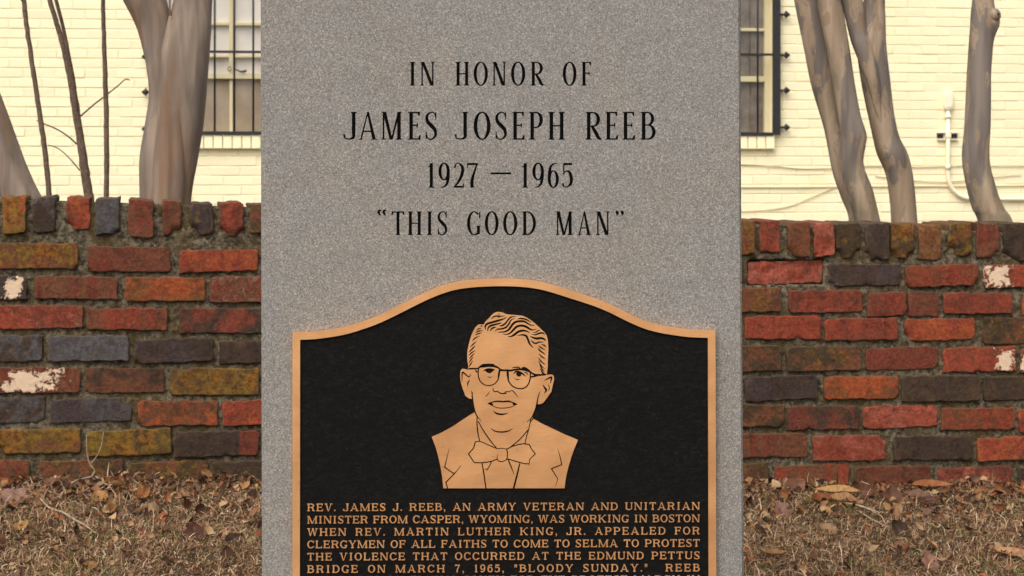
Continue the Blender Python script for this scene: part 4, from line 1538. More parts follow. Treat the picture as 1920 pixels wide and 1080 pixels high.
# chamfers, flanks, top and back of the slab
loop_f = jl[:1] + jr + list(reversed(jl[1:]))
loop_s = [(xl(jl[0][1]), jl[0][1])] + [(xr(y), y) for _, y in jr] + [(xl(y), y) for _, y in reversed(jl[1:])]
b = len(vs)
n = len(loop_f)
for (x, y) in loop_f: vs.append(Vector((mx(x), DM, mz(y))) - MO)
for i, (x, y) in enumerate(loop_s): vs.append(Vector((mx(x) + .0004 * noise.noise(Vector((y * .3, x, 0))), DM + .0045 + .0012 * noise.noise(Vector((y * .2, x, 5))), mz(y))) - MO)
for (x, y) in loop_s: vs.append(Vector((mx(x), DM + .20, mz(y))) - MO)
for i in range(n):
    j = (i + 1) % n
    fs.append((b + j, b + i, b + n + i, b + n + j)); fs.append((b + n + j, b + n + i, b + 2 * n + i, b + 2 * n + j))
fs.append(tuple(b + 2 * n + i for i in range(n)))
new_obj('slab', mesh_pd('slab', vs, fs), mon, [M['granite']])
for k in gr:
    if k == 'face': continue
    v_, f_, _ = gr[k]
    new_obj('carved_letter', mesh_pd('carved_letter', v_, f_), mon, [M['engrave']])
# plinth under it, below the picture
mb = MB()
mb.box(Vector((0, 0, 0)), X, Y, Z, -.46, .46, -.19, .19, -.16, .012, .01)
mb.build('base', M['granite'], mon)

# ------------------------------------------------------------------ bronze plaque
pl = empty('memorial_plaque', (mx(945), DM, mz(1190)))
PO = Vector((mx(945), DM, mz(1190)))
tag(pl, 'black and bronze plaque with raised portrait of a man in glasses and bow tie', 'plaque')
OUT = [(550, 622), (575, 621.5), (600, 619.5), (625, 616), (650, 611), (675, 603.5), (700, 594.5), (725, 583.5), (750, 571), (775, 558.5), (800, 546.5), (825, 536.5), (850, 529), (875, 525), (900, 522.8), (925, 521.8), (945, 521.6),
       (970, 522.4), (995, 524.6), (1020, 529), (1045, 536), (1070, 544), (1100, 550.5 + 3), (1127, 563), (1153, 574.5), (1182, 589), (1211, 601.5), (1235, 608), (1256, 612), (1289, 616.5), (1315, 617.8), (1340, 618.2)]
OUTC = [tuple(p) for p in catmull(OUT, 3)]
BW = 14.0


def offset_curve(c, d):
    out = []
    for i, (x, y) in enumerate(c):
        a = c[max(i - 1, 0)]; b = c[min(i + 1, len(c) - 1)]
        dx, dy = b[0] - a[0], b[1] - a[1]; l = math.hypot(dx, dy)
        out.append((x - dy / l * d, y + dx / l * d))
    return out


INN = [p for p in offset_curve(OUTC, BW) if 564.5 < p[0] < 1325.5]
INN = [(564.2, 636.2)] + INN + [(1326, 632.6)]
PBOT = 1180
outer = [(x, -y) for x, y in OUTC] + [(1342, -PBOT), (550, -PBOT)]
inner = [(x, -y) for x, y in INN] + [(1327.5, -PBOT + BW), (563.5, -PBOT + BW)]
bev = [(x, -y) for x, y in INN]
to_p = lambda x, y, h: Vector((mx(x), DM - .0015 - h, mz(-y))) - PO
g = relief([(outer, 'o'), (inner, 'i')], lambda t: (.0065, 'field', None) if 'i' in t else (.0100, 'border', 'border'), to_p, base=0.0)
v_, f_, _ = g['border']
bd = new_obj('border', mesh_pd('border', v_, f_), pl, [M['bronze']])
v_, f_, _ = g['field']
new_obj('back_plate', mesh_pd('back_plate', v_, f_), pl, [M['field']])

# ---- portrait: outline of the bust and the lines sunk into it
def A_(pts): return [(800 + x * .1574, 570 + y * .1574) for x, y in pts]
def B_(pts): return [(800 + x / 6, 740 + y / 6) for x, y in pts]
def E_(pts): return [(850 + x * .09259, 660 + y * .09259) for x, y in pts]
def G_(pts): return [(940 + x * .10185, 660 + y * .10185) for x, y in pts]
def H1(pts): return [(800 + x * .0787, 575 + y * .0787) for x, y in pts]
def H2(pts): return [(920 + x * .0787, 575 + y * .0787) for x, y in pts]


def sm(pts, per=4, closed=False):
    if closed:
        c = catmull([pts[-1]] + pts + [pts[0], pts[1]], per)
        return [tuple(p) for p in c[per:-2 * per]]
    return [tuple(p) for p in catmull(pts, per)]


HEAD = sm(A_([(500, 745), (485, 640), (490, 540), (515, 430), (545, 340), (585, 270), (625, 238), (680, 238), (700, 205), (745, 160), (790, 112), (840, 90), (900, 95), (950, 115), (1000, 122), (1080, 128), (1150, 138), (1230, 180),
                 (1300, 235), (1370, 300), (1420, 355), (1440, 420), (1448, 520), (1442, 640), (1440, 740), (1430, 830)])) \
    + sm(A_([(1440, 836), (1480, 832), (1506, 842), (1516, 880), (1500, 960), (1478, 1060)]) + B_([(1400, -40), (1350, 30), (1310, 80), (1270, 98), (1240, 92)])) \
    + sm(B_([(1232, 130), (1215, 190), (1190, 250), (1150, 330), (1120, 420), (1000, 540), (850, 600), (740, 540), (600, 380), (575, 260), (535, 160), (522, 90), (512, 38)])) \
    + sm(B_([(480, 34), (440, 5)]) + A_([(455, 1060), (425, 980), (405, 900), (402, 820), (412, 775), (430, 764), (460, 768), (480, 775)]))
TORSO = B_([(60, 465), (180, 412), (300, 345), (420, 265), (480, 225), (540, 190), (640, 260), (760, 420), (850, 560), (950, 560), (1110, 380), (1200, 262), (1300, 318), (1420, 375), (1540, 432), (1700, 500)]) \
    + sm(B_([(1700, 500), (1650, 620), (1610, 740), (1580, 850), (1560, 950), (1550, 1040)]))[1:] + B_([(190, 1040)]) \
    + sm(B_([(190, 1040), (175, 900), (150, 760), (110, 600), (60, 465)]))[1:-1]


def stroke_polys(pts, ws, per=4):
    C = catmull([(x, y, t) for (x, y), t in zip(pts, ws)], per)
    Lp, Rp, out = [], [], []
    for i, (x, y, t) in enumerate(C):
        a = C[max(i - 1, 0)]; b = C[min(i + 1, len(C) - 1)]
        dx, dy = b[0] - a[0], b[1] - a[1]
        l = math.hypot(dx, dy) or 1
        t = max(t, .25)
        Lp.append((x - dy / l * t / 2, y + dx / l * t / 2)); Rp.append((x + dy / l * t / 2, y - dx / l * t / 2))
    for i in range(len(C) - 1): out.append([Rp[i], Rp[i + 1], Lp[i + 1], Lp[i]])
    return out


lines = []


def ln(conv, pts, wmax, ends=(.3, .3), straight=False):
    P = conv(pts)
    n = len(P)
    ws = []
    for i in range(n):
        t = i / (n - 1)
        a, b = ends
        k = min(1, a + (1 - a) * t * 3.2, b + (1 - b) * (1 - t) * 3.2)
        ws.append(wmax * 1.14 * k)
    if straight:
        for i in range(n - 1): lines.extend(stroke_polys([P[i], P[i + 1]], [ws[i], ws[i + 1]], 1))
        for i in range(1, n - 1):
            r = ws[i] / 2; x, y = P[i]
            lines.append([(x + r * math.cos(a * math.pi / 3), y + r * math.sin(a * math.pi / 3)) for a in range(6)])
    else: lines.extend(stroke_polys(P, ws))


# hair, left part and crown (read in two enlargements)
ln(H1, [(1540, 290), (1600, 225), (1690, 210), (1770, 215), (1870, 205)], 2.6)
ln(H1, [(1690, 255), (1730, 225), (1780, 215)], 2.0)
ln(H1, [(1680, 165), (1720, 160), (1765, 168)], 1.3)
ln(H1, [(1410, 540), (1395, 470), (1440, 400), (1560, 360), (1700, 320), (1820, 285), (1905, 240)], 3.6)
ln(H1, [(1455, 575), (1465, 500), (1520, 445), (1620, 415), (1740, 385), (1790, 370)], 3.2)
ln(H1, [(1510, 570), (1550, 515), (1600, 485), (1660, 475)], 2.8)
ln(H1, [(1730, 445), (1800, 435), (1850, 405), (1910, 350)], 2.8, (.3, .8))
ln(H1, [(1630, 565), (1690, 525), (1760, 520), (1830, 505), (1910, 480)], 2.8, (.3, .9))
ln(H2, [(205, 445), (290, 435), (350, 390), (410, 310), (470, 245), (540, 222), (610, 222)], 2.6)
ln(H2, [(105, 565), (160, 525), (230, 520), (320, 500), (390, 455), (440, 390), (470, 330), (520, 285), (580, 275)], 2.8)
ln(H2, [(180, 595), (260, 590), (350, 580), (430, 535), (480, 470), (530, 400), (600, 350), (700, 335), (800, 340), (880, 385), (960, 430), (1045, 430)], 3.8)
ln(H2, [(300, 640), (390, 645), (470, 610), (550, 530), (620, 465), (700, 440), (790, 445), (870, 480), (950, 530), (1020, 540), (1090, 515)], 3.8)
ln(H2, [(415, 695), (490, 695), (570, 650), (650, 590), (740, 560), (840, 565), (925, 605)], 3.8)
ln(H2, [(640, 680), (720, 660), (800, 665), (850, 690), (885, 760), (920, 850), (960, 910), (1010, 965)], 3.4)
ln(H2, [(640, 285), (710, 268), (800, 280), (880, 310), (960, 370)], 2.9)
ln(H2, [(1000, 600), (1080, 590), (1130, 555), (1185, 540)], 2.0)
ln(H2, [(980, 645), (1060, 655), (1130, 630), (1210, 610), (1260, 625), (1285, 660)], 2.9)
ln(H2, [(945, 690), (1010, 725), (1100, 745), (1200, 735), (1270, 760), (1315, 800)], 3.9)
ln(H2, [(955, 775), (1010, 840), (1080, 860), (1150, 830), (1255, 830)], 2.9)
ln(H2, [(1200, 890), (1270, 905), (1325, 950)], 2.4)
ln(H2, [(1135, 910), (1200, 960), (1300, 1025)], 2.4)
ln(H2, [(1130, 960), (1170, 1030), (1270, 1090)], 2.8)
# left temple hatching
ln(H1, [(1270, 455), (1310, 445), (1325, 485)], 1.8)
for a, b, c in (((1185, 555), (1245, 515), (1310, 505)), ((1160, 610), (1240, 570), (1350, 552)), ((1155, 670), (1230, 630), (1320, 608)), ((1090, 810), (1150, 740), (1270, 680)), ((1040, 950), (1110, 880), (1190, 810)), ((1010, 1070), (1080, 1000), (1165, 920)), ):
    ln(H1, [a, b, c], 2.4)
ln(A_, [(500, 610), (535, 575), (582, 545)], 2.4)
ln(A_, [(505, 650), (540, 610), (575, 575)], 2.2)
ln(A_, [(502, 700), (530, 655), (558, 620)], 2.2)
ln(A_, [(505, 745), (525, 710), (552, 665)], 2.2)
ln(A_, [(515, 565), (550, 520), (582, 490)], 2.2)
# right temple hatching
for a, b, c in (((1330, 530), (1365, 560), (1418, 600)), ((1335, 580), (1370, 620), (1415, 650)), ((1330, 630), (1365, 680), (1415, 715)), ((1330, 670), (1365, 730), (1405, 765)), ((1345, 720), (1375, 770), (1402, 800))):
    ln(A_, [a, b, c], 2.4)
ln(G_, [(705, 290), (750, 350), (800, 400)], 2.4)
# glasses
ln(E_, [(500, 330), (540, 290), (620, 280), (700, 268), (820, 272), (900, 300), (945, 340)], 3.90, (.6, .6))
ln(E_, [(515, 320), (505, 400), (515, 500), (560, 590), (640, 650), (720, 665), (820, 640), (890, 570), (925, 480), (945, 350)], 1.95, (1, 1))
ln(E_, [(930, 350), (925, 430), (905, 540)], 3.38, (.5, .3))
ln(E_, [(930, 330), (980, 350), (1060, 358)], 2.99, (1, 1))
ln(E_, [(275, 335), (350, 325), (430, 322), (510, 325)], 2.86, (.4, 1))
ln(E_, [(440, 345), (480, 385), (510, 380)], 2.60, (.4, 1))
ln(G_, [(-20, 322), (50, 325), (110, 322), (160, 330), (240, 315), (330, 305), (430, 320), (520, 350), (590, 395)], 3.38, (1, .8))
ln(G_, [(110, 325), (115, 420), (135, 520), (190, 600), (270, 648), (360, 662), (440, 640), (500, 570), (530, 470), (535, 370)], 2.21, (1, 1))
ln(G_, [(115, 330), (120, 420), (138, 540)], 3.64, (1, .4))
ln(G_, [(560, 375), (620, 405), (700, 410), (820, 405)], 3.38, (.8, .7))
ln(G_, [(545, 445), (620, 432), (700, 412)], 2.86, (1, .5))
ln(G_, [(735, 340), (770, 385), (830, 400)], 3.12)
# brows
ln(E_, [(540, 285), (600, 255), (680, 250), (760, 245), (830, 262)], 4.42, (.5, .5))
ln(E_, [(540, 280), (560, 262), (580, 275), (600, 235), (625, 262), (645, 240), (700, 245), (730, 235), (770, 250), (800, 235), (830, 250)], 1.95, (1, 1))
ln(G_, [(200, 278), (260, 268), (320, 270), (350, 300)], 2.08, (.5, .8))
ln(G_, [(370, 290), (420, 285), (470, 310), (530, 345)], 4.42, (.5, .5))
ln(G_, [(385, 282), (400, 272), (420, 290), (445, 280), (460, 300)], 1.69, (1, 1))
# eyes
ln(E_, [(600, 382), (650, 345), (720, 328), (800, 335), (850, 350)], 2.47)
ln(E_, [(655, 350), (690, 370), (730, 372), (780, 360), (815, 345)], 5.98, (.4, .4))
ln(E_, [(690, 395), (740, 402), (790, 380)], 2.86)
ln(E_, [(815, 350), (845, 405)], 1.17)
ln(E_, [(685, 488), (735, 498), (790, 488)], 1.43)
ln(G_, [(220, 395), (270, 350), (330, 355), (390, 390), (450, 435)], 3.38)
ln(G_, [(280, 375), (320, 405), (365, 410)], 6.50, (.5, .5))
ln(G_, [(410, 360), (460, 370), (500, 420)], 1.82)
ln(G_, [(240, 475), (290, 492), (350, 492)], 1.56)
# nose, cheek creases
ln(E_, [(810, 710), (808, 760), (840, 788), (890, 780), (940, 810), (1000, 832), (1085, 815)], 1.8, (.7, .9))
ln(G_, [(-20, 745), (50, 745), (90, 715), (150, 715), (185, 690)], 1.8, (.9, .6))
ln(G_, [(180, 680), (230, 720), (310, 820)], 1.9)
ln(E_, [(645, 895), (690, 850), (745, 775)], 1.4)
# mouth
ln(B_, [(690, 88), (740, 75), (800, 66), (860, 70), (920, 66), (970, 80), (1020, 98)], 2.86, (.4, .4))
ln(B_, [(692, 92), (740, 115), (800, 138), (870, 142), (940, 132), (990, 112), (1020, 98)], 1.56, (.6, .6))
ln(B_, [(700, 90), (730, 96), (748, 112)], 3.90, (.4, .3))
ln(B_, [(1015, 98), (985, 98), (965, 92)], 4.16, (.4, .3))
ln(B_, [(750, 175), (790, 203), (850, 212), (918, 200)], 2.99)
ln(B_, [(720, 368), (770, 400), (850, 410), (920, 398), (968, 372)], 2.60)
# jaw and neck
ln(B_, [(515, 20), (525, 90), (540, 165), (570, 235), (620, 295)], 2.2, (.9, .3))
ln(B_, [(1252, 20), (1230, 130), (1205, 200), (1175, 255), (1125, 300)], 2.2, (.9, .3))
ln(B_, [(520, -40), (510, 20)], 1.8, (.5, 1))
ln(E_, [(365, 760), (385, 860), (400, 940)], 1.6, (.4, 1))
ln(G_, [(715, 700), (680, 800), (655, 940)], 1.8, (.4, 1))
# ears
ln(E_, [(180, 600), (180, 480), (190, 395), (240, 430), (320, 490), (350, 430)], 2.4, (.3, .4))
ln(E_, [(195, 390), (200, 420)], 2.2)
ln(E_, [(345, 545), (300, 600), (295, 680)], 2.4)
ln(G_, [(790, 515), (850, 480), (920, 450), (915, 500), (900, 570)], 2.8)
ln(G_, [(860, 570), (880, 650), (865, 710)], 1.6)
ln(G_, [(765, 590), (800, 650), (825, 690), (790, 750)], 3.2)
ln(G_, [(740, 460), (750, 510)], 1.2)
# collar, tie, lapels
ln(B_, [(568, 240), (568, 320), (578, 420), (598, 515)], 2.0, (.8, .8))
ln(B_, [(580, 285), (640, 395), (720, 510), (795, 600)], 2.0, (.8, .8))
ln(B_, [(1170, 265), (1150, 370), (1125, 450), (1105, 540)], 1.8, (.8, .8))
ln(B_, [(1140, 385), (1060, 480), (980, 550), (915, 600)], 2.0, (.8, .8))
ln(B_, [(548, 520), (600, 515), (660, 540), (740, 575), (800, 598)], 1.7, (1, 1))
ln(B_, [(548, 520), (530, 590), (472, 655), (535, 750)], 1.9, (1, 1), True)
ln(B_, [(535, 752), (620, 755), (720, 740), (800, 712)], 2.0, (1, 1))
ln(B_, [(800, 598), (850, 592), (900, 602)], 1.6, (1, 1))
ln(B_, [(900, 602), (910, 650), (900, 715), (860, 738), (810, 735), (795, 705), (797, 660)], 1.8, (1, .4))
ln(B_, [(725, 680), (790, 692)], 1.2)
ln(B_, [(900, 602), (980, 565), (1080, 543), (1155, 550)], 1.9, (1, 1))
ln(B_, [(1155, 550), (1175, 595), (1222, 655), (1158, 715), (1152, 785)], 1.8, (1, .4), True)
ln(B_, [(1155, 768), (1080, 760), (990, 735), (905, 710)], 2.0, (1, 1))
ln(B_, [(730, 740), (705, 795), (675, 835), (655, 815)], 1.7, (1, .4))
ln(B_, [(915, 715), (950, 800), (985, 888)], 2.0, (1, .3))
ln(B_, [(625, 762), (645, 880), (668, 1042)], 2.2, (.9, 1))
ln(B_, [(1048, 760), (1015, 900), (978, 1042)], 3.0, (.6, 1))
ln(B_, [(255, 595), (205, 805), (312, 880)], 2.0, (.3, 1), True)
ln(B_, [(395, 780), (312, 880), (218, 975), (238, 1042)], 2.0, (.3, 1), True)
ln(B_, [(1472, 590), (1500, 690), (1518, 775), (1402, 822), (1475, 935), (1440, 1036)], 2.0, (.2, .2), True)
pol = [([(x, -y) for x, y in HEAD], 'h'), ([(x, -y) for x, y in TORSO], 'h')] + [([(x, -y) for x, y in p], 'l') for p in lines]
h0, h1 = .0067, .0092


def lev_p(t):
    if 'l' in t: return (h0, 'dark', None) if 'h' in t else None
    return (h1, 'skin', 'skin')


g = relief([(p, t) for p, t in pol], lev_p, to_p, base=.0064)
port = empty('portrait', (0, 0, 0), pl)
v_, f_, _ = g['skin']
new_obj('bust_relief', mesh_pd('bust_relief', v_, f_), port, [M['bronze']])
v_, f_, _ = g['dark']
new_obj('sunk_linework', mesh_pd('sunk_linework', v_, f_), port, [M['field']])['kind'] = 'stuff'

TEXT = ['REV. JAMES J. REEB, AN ARMY VETERAN AND UNITARIAN', 'MINISTER FROM CASPER, WYOMING, WAS WORKING IN BOSTON', 'WHEN REV. MARTIN LUTHER KING, JR. APPEALED FOR',
        'CLERGYMEN OF ALL FAITHS TO COME TO SELMA TO PROTEST', 'THE VIOLENCE THAT OCCURRED AT THE EDMUND PETTUS', 'BRIDGE ON MARCH 7, 1965, "BLOODY SUNDAY."  REEB', 'RESPONDED BY FLYING SOUTH FOR THE PROTEST MARCH IN']
CW = dict(I=.56, J=.78, M=1.38, W=1.42, A=1.12, H=1.10, N=1.10, U=1.04, K=1.10, V=1.04, Y=1.04, O=1.0, G=1.0, C=.96, D=1.0, R=1.04, B=.94, P=.92, E=.92, F=.88, L=.90, T=.92, S=.80)
CW.update({'.': .26, ',': .28, '"': .42, '1': .50, '9': .72, '6': .72, '5': .68, '7': .70})
for li, txt in enumerate(TEXT):
    yt = 942.4 + 23.05 * li - (1.8 if li == 6 else 0); yb = yt + 14.0
    hh = yb - yt
    wd = [CW.get(c, .0) for c in txt]
    sp = sum(1 for c in txt if c == ' ')
    x0, x1 = 577.5, 1311
    total = sum(wd) * hh * .965
    gaps = len(txt) - 1
    rest = (x1 - x0) - total
    # letter gaps plus wider word spaces share what is left
    gap = rest / (gaps + sp * 2.6)
    x = x0
    polys = []
    for c, w in zip(txt, wd):
        if c == ' ':
            x += gap * (1 + 2.6); continue
        W = w * hh * .965
        dy = (x - 577) * .0038
        polys = []
        for p in glyph(c, w * .965, SLAB):
            polys.append(([(x + a * hh, -(yb - dy - b_ * hh)) for a, b_ in p], 'g'))
        g = relief(polys, lambda t: (.0088, 'g', 'g'), to_p, base=.0064)
        v_, f_, _ = g['g']
        new_obj('cast_letter', mesh_pd('cast_letter', v_, f_), pl, [M['bronze']])
        x += W + gap


# ------------------------------------------------------------------ dead leaves, twigs, grass
def leaf_mesh(length, width, curl, fold, seed, lobes=0.0, nx=9, ny=5):
    r = random.Random(seed)
    vs, fs = [], []
    bend = r.uniform(-.3, .3)
    for i in range(nx):
        t = i / (nx - 1)
        ww = width * .5 * (math.sin(math.pi * min(1, (t + .015) ** .85)) ** .8) + .0006
        if lobes: ww *= 1 - lobes * (.5 + .5 * math.cos(t * math.pi * 5))
        for j in range(ny):
            s = j / (ny - 1) * 2 - 1
            x = (t - .5) * length; y = s * ww + bend * width * (t - .5) ** 2
            z = fold * abs(s) * ww * 1.2 + curl * length * (t - .5) ** 2 * 1.6 + .08 * width * noise.noise(Vector((t * 4 + seed, s * 2, seed)))
            vs.append((x, y, z))
    for i in range(nx - 1):
        for j in range(ny - 1):
            fs.append((i * ny + j, (i + 1) * ny + j, (i + 1) * ny + j + 1, i * ny + j + 1))
    return vs, fs


def L3(r, g, b): return C3(r, g, b, K)


FALLEN = [  # px, py, size px, width ratio, colour, curl, fold, tilt, yaw, lift, label
    (25, 938, 62, .8, L3(168, 128, 108), .25, .35, 35, 60, .012, 'large pinkish brown leaf standing against the wall at the far left edge', .25),
    (8, 905, 34, .7, L3(150, 72, 36), .5, .3, 30, 10, .01, 'rust red curled leaf at the foot of the wall in the left corner', 0),
    (270, 929, 34, .6, L3(196, 128, 72), .9, .8, 40, 60, .012, 'small orange curled leaf left of the monument, below the mossy bricks', 0),
    (187, 937, 34, .75, L3(200, 146, 84), .5, .5, 35, 130, .01, 'pale orange leaf just right of the forked dead twig', 0),
    (209, 952, 28, .6, L3(194, 144, 92), .4, .6, 55, 80, .012, 'upright tan leaf below the pale orange leaf near the forked twig', 0),
    (366, 1002, 42, .72, L3(104, 62, 46), .35, .5, 62, 100, .014, 'dark brown upright leaf on the grass left of the monument', 0),
    (267, 1002, 28, .62, L3(150, 86, 62), .2, .3, 65, 85, .012, 'small reddish leaf standing in the grass left of the dark brown one', 0),
    (438, 1017, 32, .6, L3(96, 66, 54), .8, .8, 40, 40, .012, 'dark folded leaf closest to the monument left edge', 0),
    (41, 988, 30, .7, L3(206, 160, 92), .6, .4, 40, 40, .01, 'yellowish crumpled leaf left of the long diagonal twig', .3),
    (171, 1068, 28, .6, L3(204, 150, 84), .7, .6, 35, 10, .01, 'golden curled leaf at the bottom of the left lawn', 0),
    (97, 905, 36, .6, L3(130, 84, 62), .4, .4, 35, 160, .01, 'brown leaf leaning on the wall beside the forked twig', .2),
    (1491, 917, 46, .68, L3(146, 96, 70), .2, .3, 60, 35, .016, 'brown oval leaf leaning on the foot of the wall just right of the monument', 0),
    (1466, 958, 42, .8, L3(156, 112, 94), .3, .3, 45, 120, .012, 'pinkish ragged leaf below the oval leaf right of the monument', .4),
    (1568, 922, 80, .36, L3(212, 164, 104), .15, .5, 12, 172, .016, 'long flat tan leaf lying along the foot of the wall', 0),
    (1578, 938, 54, .5, L3(190, 138, 84), .3, .5, 20, 165, .010, 'tan leaf tucked under the long flat one', 0),
    (1540, 946, 40, .6, L3(176, 106, 58), .9, .8, 30, 20, .012, 'curled chestnut leaf in front of the long tan leaf', 0),
    (1620, 929, 44, .6, L3(120, 72, 46), .8, .7, 40, 150, .014, 'dark brown curled leaf at the right end of the long tan leaf', 0),
    (1672, 940, 48, .7, L3(122, 80, 56), .5, .5, 50, 90, .014, 'brown leaf standing in the middle of the leaf heap by the wall', .2),
    (1678, 964, 34, .5, L3(198, 144, 100), .3, .4, 65, 80, .012, 'pale pointed leaf standing in front of the leaf heap', 0),
    (1684, 994, 36, .7, L3(92, 70, 52), .8, .8, 55, 120, .010, 'dark shrivelled leaf below the pale pointed one', 0),
    (1748, 910, 74, .30, L3(182, 112, 62), .2, .6, 20, 2, .016, 'long narrow orange leaf against the foot of the wall', 0),
    (1722, 930, 52, .55, L3(142, 104, 82), .4, .5, 35, 155, .012, 'grey brown leaf just below the long orange one', .2),
    (1742, 944, 44, .55, L3(116, 74, 50), .7, .7, 30, 20, .01, 'dark wavy leaf right of the leaf heap', .2),
    (1896, 1037, 64, .40, L3(212, 158, 112), .2, .4, 20, 155, .014, 'big pale tan leaf at the right edge of the picture', 0),
    (1743, 1050, 44, .65, L3(170, 122, 100), .4, .3, 50, 100, .012, 'pinkish tan leaf low on the right lawn', .3),
    (1552, 991, 36, .7, L3(184, 146, 106), .5, .4, 40, 140, .01, 'tan crumpled leaf in the lawn below the leaf heap', .2),
    (1426, 992, 42, .36, L3(200, 146, 88), .4, .5, 15, 10, .012, 'golden narrow leaf beside the monument right edge', 0),
    (1453, 1043, 44, .4, L3(176, 126, 74), .4, .6, 12, 5, .012, 'brown gold folded leaf at the bottom beside the monument', 0),
]
for i, (px, py, s, wr, colr, curl, fold, tilt, yaw, lift, lab, lobes) in enumerate(FALLEN):
    G = on_ground(px, py + s * .2)
    k = G.y / F
    vs, fs = leaf_mesh(s * k * 1.05, s * k * wr * 1.15, curl, fold, i + 1, lobes, 13, 7)
    stalk = MB(); stalk.tube([Vector(vs[3]) + Vector((0.001, 0, 0)), Vector(vs[3]) + Vector((-.004, .001, .001)), Vector(vs[3]) + Vector((-.014 * s / 40, .002, .003))], .0006, 5)
    b = len(vs)
    vs = vs + stalk.v; fs = fs + [tuple(a + b for a in f) for f in stalk.f]
    o = new_obj('fallen_leaf', mesh_pd('fallen_leaf', vs, fs, True), None, [M['leaf']])
    o.location = G + Vector((0, 0, lift))
    # raise the far side so the blade faces the viewer by the given tilt
    o.matrix_world = Matrix.Translation(G + Vector((0, 0, lift))) @ Matrix.Rotation(R(tilt), 4, 'X') @ Matrix.Rotation(R(yaw), 4, 'Z')
    o['col_a'] = [*colr, 1.0]
    tag(o, lab, 'leaf', 'dead leaves lying on the lawn')


def twig(label, paths, lift=.012, mat='twig'):
    P0 = on_ground(*paths[0][0][:2])
    root = None
    for k, pts in enumerate(paths):
        mb = MB()
        C = catmull(pts, 6)
        P = []
        for (x, y, h, w) in C:
            yy = y + h          # foot point on the lawn, raised by h pixels
            G = on_ground(x, max(yy, 898))
            P.append(G + Vector((0, 0, lift + h * G.y / F)) - P0)
        mb.tube(P, [max(.3, c[3]) / 2 * P0.y / F for c in C], 7)
        if root is None:
            if len(paths) > 1:
                root = empty('dead_twig', P0)
                mb.build('stem', M[mat], root, True)
            else:
                root = mb.build('dead_twig', M[mat], None, True); root.location = P0
        else: mb.build('side_shoot', M[mat], root, True)
    tag(root, label, 'twig')


twig('pale forked dead twig standing up against the mossy bricks at the foot of the wall', [
    [(134, 914, 3, 3.5), (150, 905, 6, 3.8), (172, 897, 10, 4), (188, 902, 8, 3.6), (199, 914, 3, 3), (216, 915, 2, 2.2)],
    [(172, 897, 10, 3.4), (177, 885, 22, 3), (168, 872, 35, 2.8), (163, 850, 57, 2.2), (162, 818, 89, 1.8)],
    [(169, 873, 34, 2.4), (182, 858, 49, 2), (190, 840, 67, 1.8), (194, 815, 92, 1.4)]])
twig('long thin grey twig lying diagonally across the left lawn', [[(51, 943, 1, 4), (68, 944, 1, 4.2), (85, 957, 1, 4), (110, 967, 1, 4.2), (135, 980, 1, 4), (160, 994, 1, 3.4), (182, 1007, 0, 2.6)]])
twig('short pale twig lying below the leaf heap right of the monument', [[(1583, 955, 1, 3), (1605, 960, 1, 4), (1628, 966, 1, 4), (1650, 972, 1, 2.6)], [(1610, 968, 1, 2), (1640, 982, 1, 2), (1668, 998, 0, 1.6)]])
twig('thin pale stalk at the foot of the wall close to the monument left side', [[(455, 900, 0, 2.6), (462, 880, 18, 2.2), (475, 868, 30, 2), (492, 858, 40, 1.6)]])


def scatter(n, y_lo, y_hi, x_lo, x_hi, keep=lambda x, y: True):
    out = []
    while len(out) < n:
        x = random.uniform(x_lo, x_hi); wy = WO.y + WS * x - .012
        y = random.uniform(y_lo, min(y_hi, wy))
        if keep(x, y): out.append((x, y))
    return out


def near(x, y):
    """inside what the camera (or one a step aside) can see"""
    return y > 3.55 and abs(x) < .36 * y + .12


def tinted_mesh(name, V_, F_, T_, mat):
    me = bpy.data.meshes.new(name)
    V_ = np.asarray(V_, dtype=np.float32); F_ = np.asarray(F_, dtype=np.int32)
    nv, nf = len(V_), len(F_)
    me.vertices.add(nv); me.vertices.foreach_set('co', V_.ravel())
    me.loops.add(nf * 4); me.loops.foreach_set('vertex_index', F_.ravel())
    me.polygons.add(nf); me.polygons.foreach_set('loop_start', np.arange(0, nf * 4, 4, dtype=np.int32))
    me.polygons.foreach_set('loop_total', np.full(nf, 4, dtype=np.int32))
    a = me.color_attributes.new('tint', 'FLOAT_COLOR', 'POINT')
    T4 = np.ones((nv, 4), dtype=np.float32); T4[:, :3] = T_
    a.data.foreach_set('color', T4.ravel())
    me.update(calc_edges=True)
    me.validate()
    return new_obj(name, me, None, [mat])


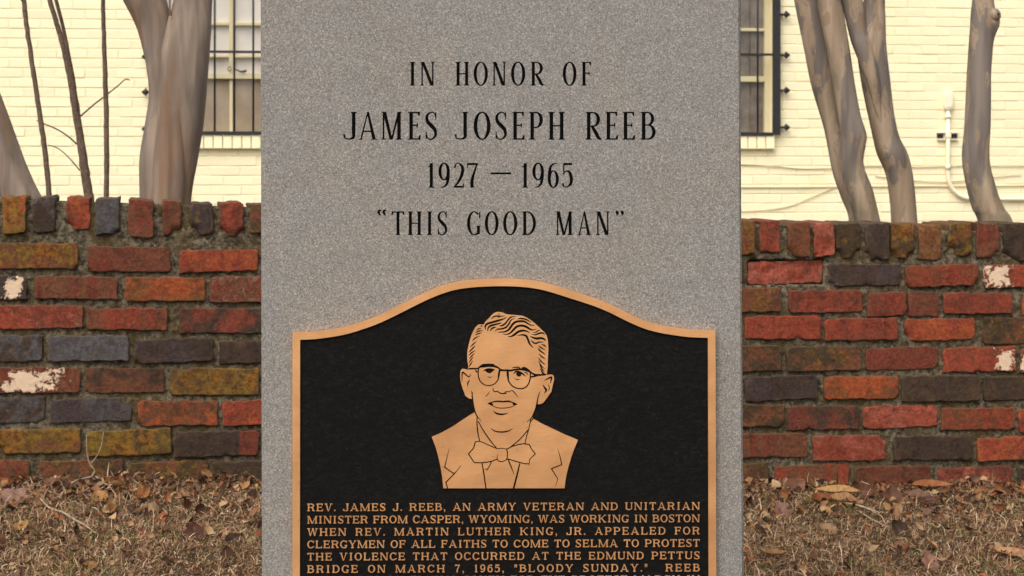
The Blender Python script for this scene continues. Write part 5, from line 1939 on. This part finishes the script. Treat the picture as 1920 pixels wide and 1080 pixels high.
def make_grass(n):
    cols = np.array([L3(214, 178, 142), L3(186, 146, 112), L3(156, 118, 88), L3(240, 212, 178), L3(110, 76, 56), L3(160, 140, 92), L3(124, 128, 72), L3(104, 126, 50), L3(196, 150, 110)])
    wts = np.array([.19, .2, .16, .11, .14, .06, .035, .010, .095]); wts /= wts.sum()
    V_, F_, T_ = [], [], []
    pts = scatter(n, 3.45, 6, -2.3, 2.3, near)
    ci = rng.choice(len(cols), n, p=wts)
    for i, (x, y) in enumerate(pts):
        z = gz(x, y) - .003
        gn = noise.noise(Vector((x * 5, y * 5, 9)))
        c = cols[ci[i]].copy()
        if gn > .28 and random.random() < .22: c = cols[random.choice([5, 6, 7])]
        c = c * random.uniform(.6, 1.75)
        L = random.gauss(.021, .009) * (1 + .5 * gn); L = max(.008, L)
        if random.random() < .03: L *= 1.7
        a = random.uniform(0, 2 * math.pi)
        tilt = min(abs(random.gauss(1.15, .45)), 1.6)
        w = random.uniform(.0007, .0016)
        dx, dy = math.cos(a), math.sin(a)
        # broad side turned at random
        b = random.uniform(0, math.pi); sx, sy = math.cos(b) * w, math.sin(b) * w * .4
        sz = 0.0
        base = len(V_)
        px, py, pz = x, y, z
        ang = tilt * .5
        for k in range(3):
            ww = (1, .85, .25)[k]
            V_.append((px - sx * ww, py - sy * ww, pz)); V_.append((px + sx * ww, py + sy * ww, pz + w * .6))
            T_.append(c); T_.append(c)
            st_ = L / 2
            px += dx * math.sin(ang) * st_; py += dy * math.sin(ang) * st_; pz += math.cos(ang) * st_
            ang += tilt * .7
        F_.append((base, base + 1, base + 3, base + 2)); F_.append((base + 2, base + 3, base + 5, base + 4))
    o = tinted_mesh('dry_grass', V_, F_, T_, M['grass'])
    tag(o, 'dry straw coloured winter grass with a few green blades covering the lawn', 'grass', kind='stuff')


def make_litter(n):
    cols = np.array([L3(176, 130, 92), L3(140, 94, 64), L3(104, 68, 48), L3(200, 152, 100), L3(158, 118, 96), L3(84, 56, 42), L3(212, 174, 130), L3(172, 106, 62)])
    V_, F_, T_ = [], [], []
    for i in range(n):
        # drifts along the wall
        x = random.uniform(-2.3, 2.3); wy = WO.y + WS * x - .014
        d = random.expovariate(1 / .16) if random.random() < .55 else random.uniform(0, 1.2)
        y = wy - .008 - d
        if not near(x, y): continue
        s = random.choice([random.uniform(.006, .014), random.uniform(.006, .014), random.uniform(.010, .022), random.uniform(.016, .034)])
        vs, fs = leaf_mesh(s, s * random.uniform(.4, .8), random.uniform(-.3, 1.0), random.uniform(.1, .9), i, random.choice([0, 0, .25]), 6, 4)
        rot = Matrix.Translation((x, y, gz(x, y) + random.uniform(.003, .014) + (.003 if d < .05 else 0) + s * .15)) @ Matrix.Rotation(random.gauss(.3, .7), 4, 'X') @ Matrix.Rotation(random.gauss(0, .6), 4, 'Y') @ Matrix.Rotation(random.uniform(0, 6.28), 4, 'Z')
        c = cols[random.randrange(len(cols))] * random.uniform(.65, 1.25)
        b = len(V_)
        for v in vs:
            V_.append(tuple(rot @ Vector(v))); T_.append(c)
        F_ += [tuple(a + b for a in f) for f in fs]
    o = tinted_mesh('leaf_litter', V_, F_, T_, M['litter'])
    o.data.polygons.foreach_set('use_smooth', [True] * len(o.data.polygons))
    tag(o, 'scattered small dead leaves and leaf crumbs drifted along the foot of the wall', 'leaves', kind='stuff')


make_grass(105000)
make_litter(8500)
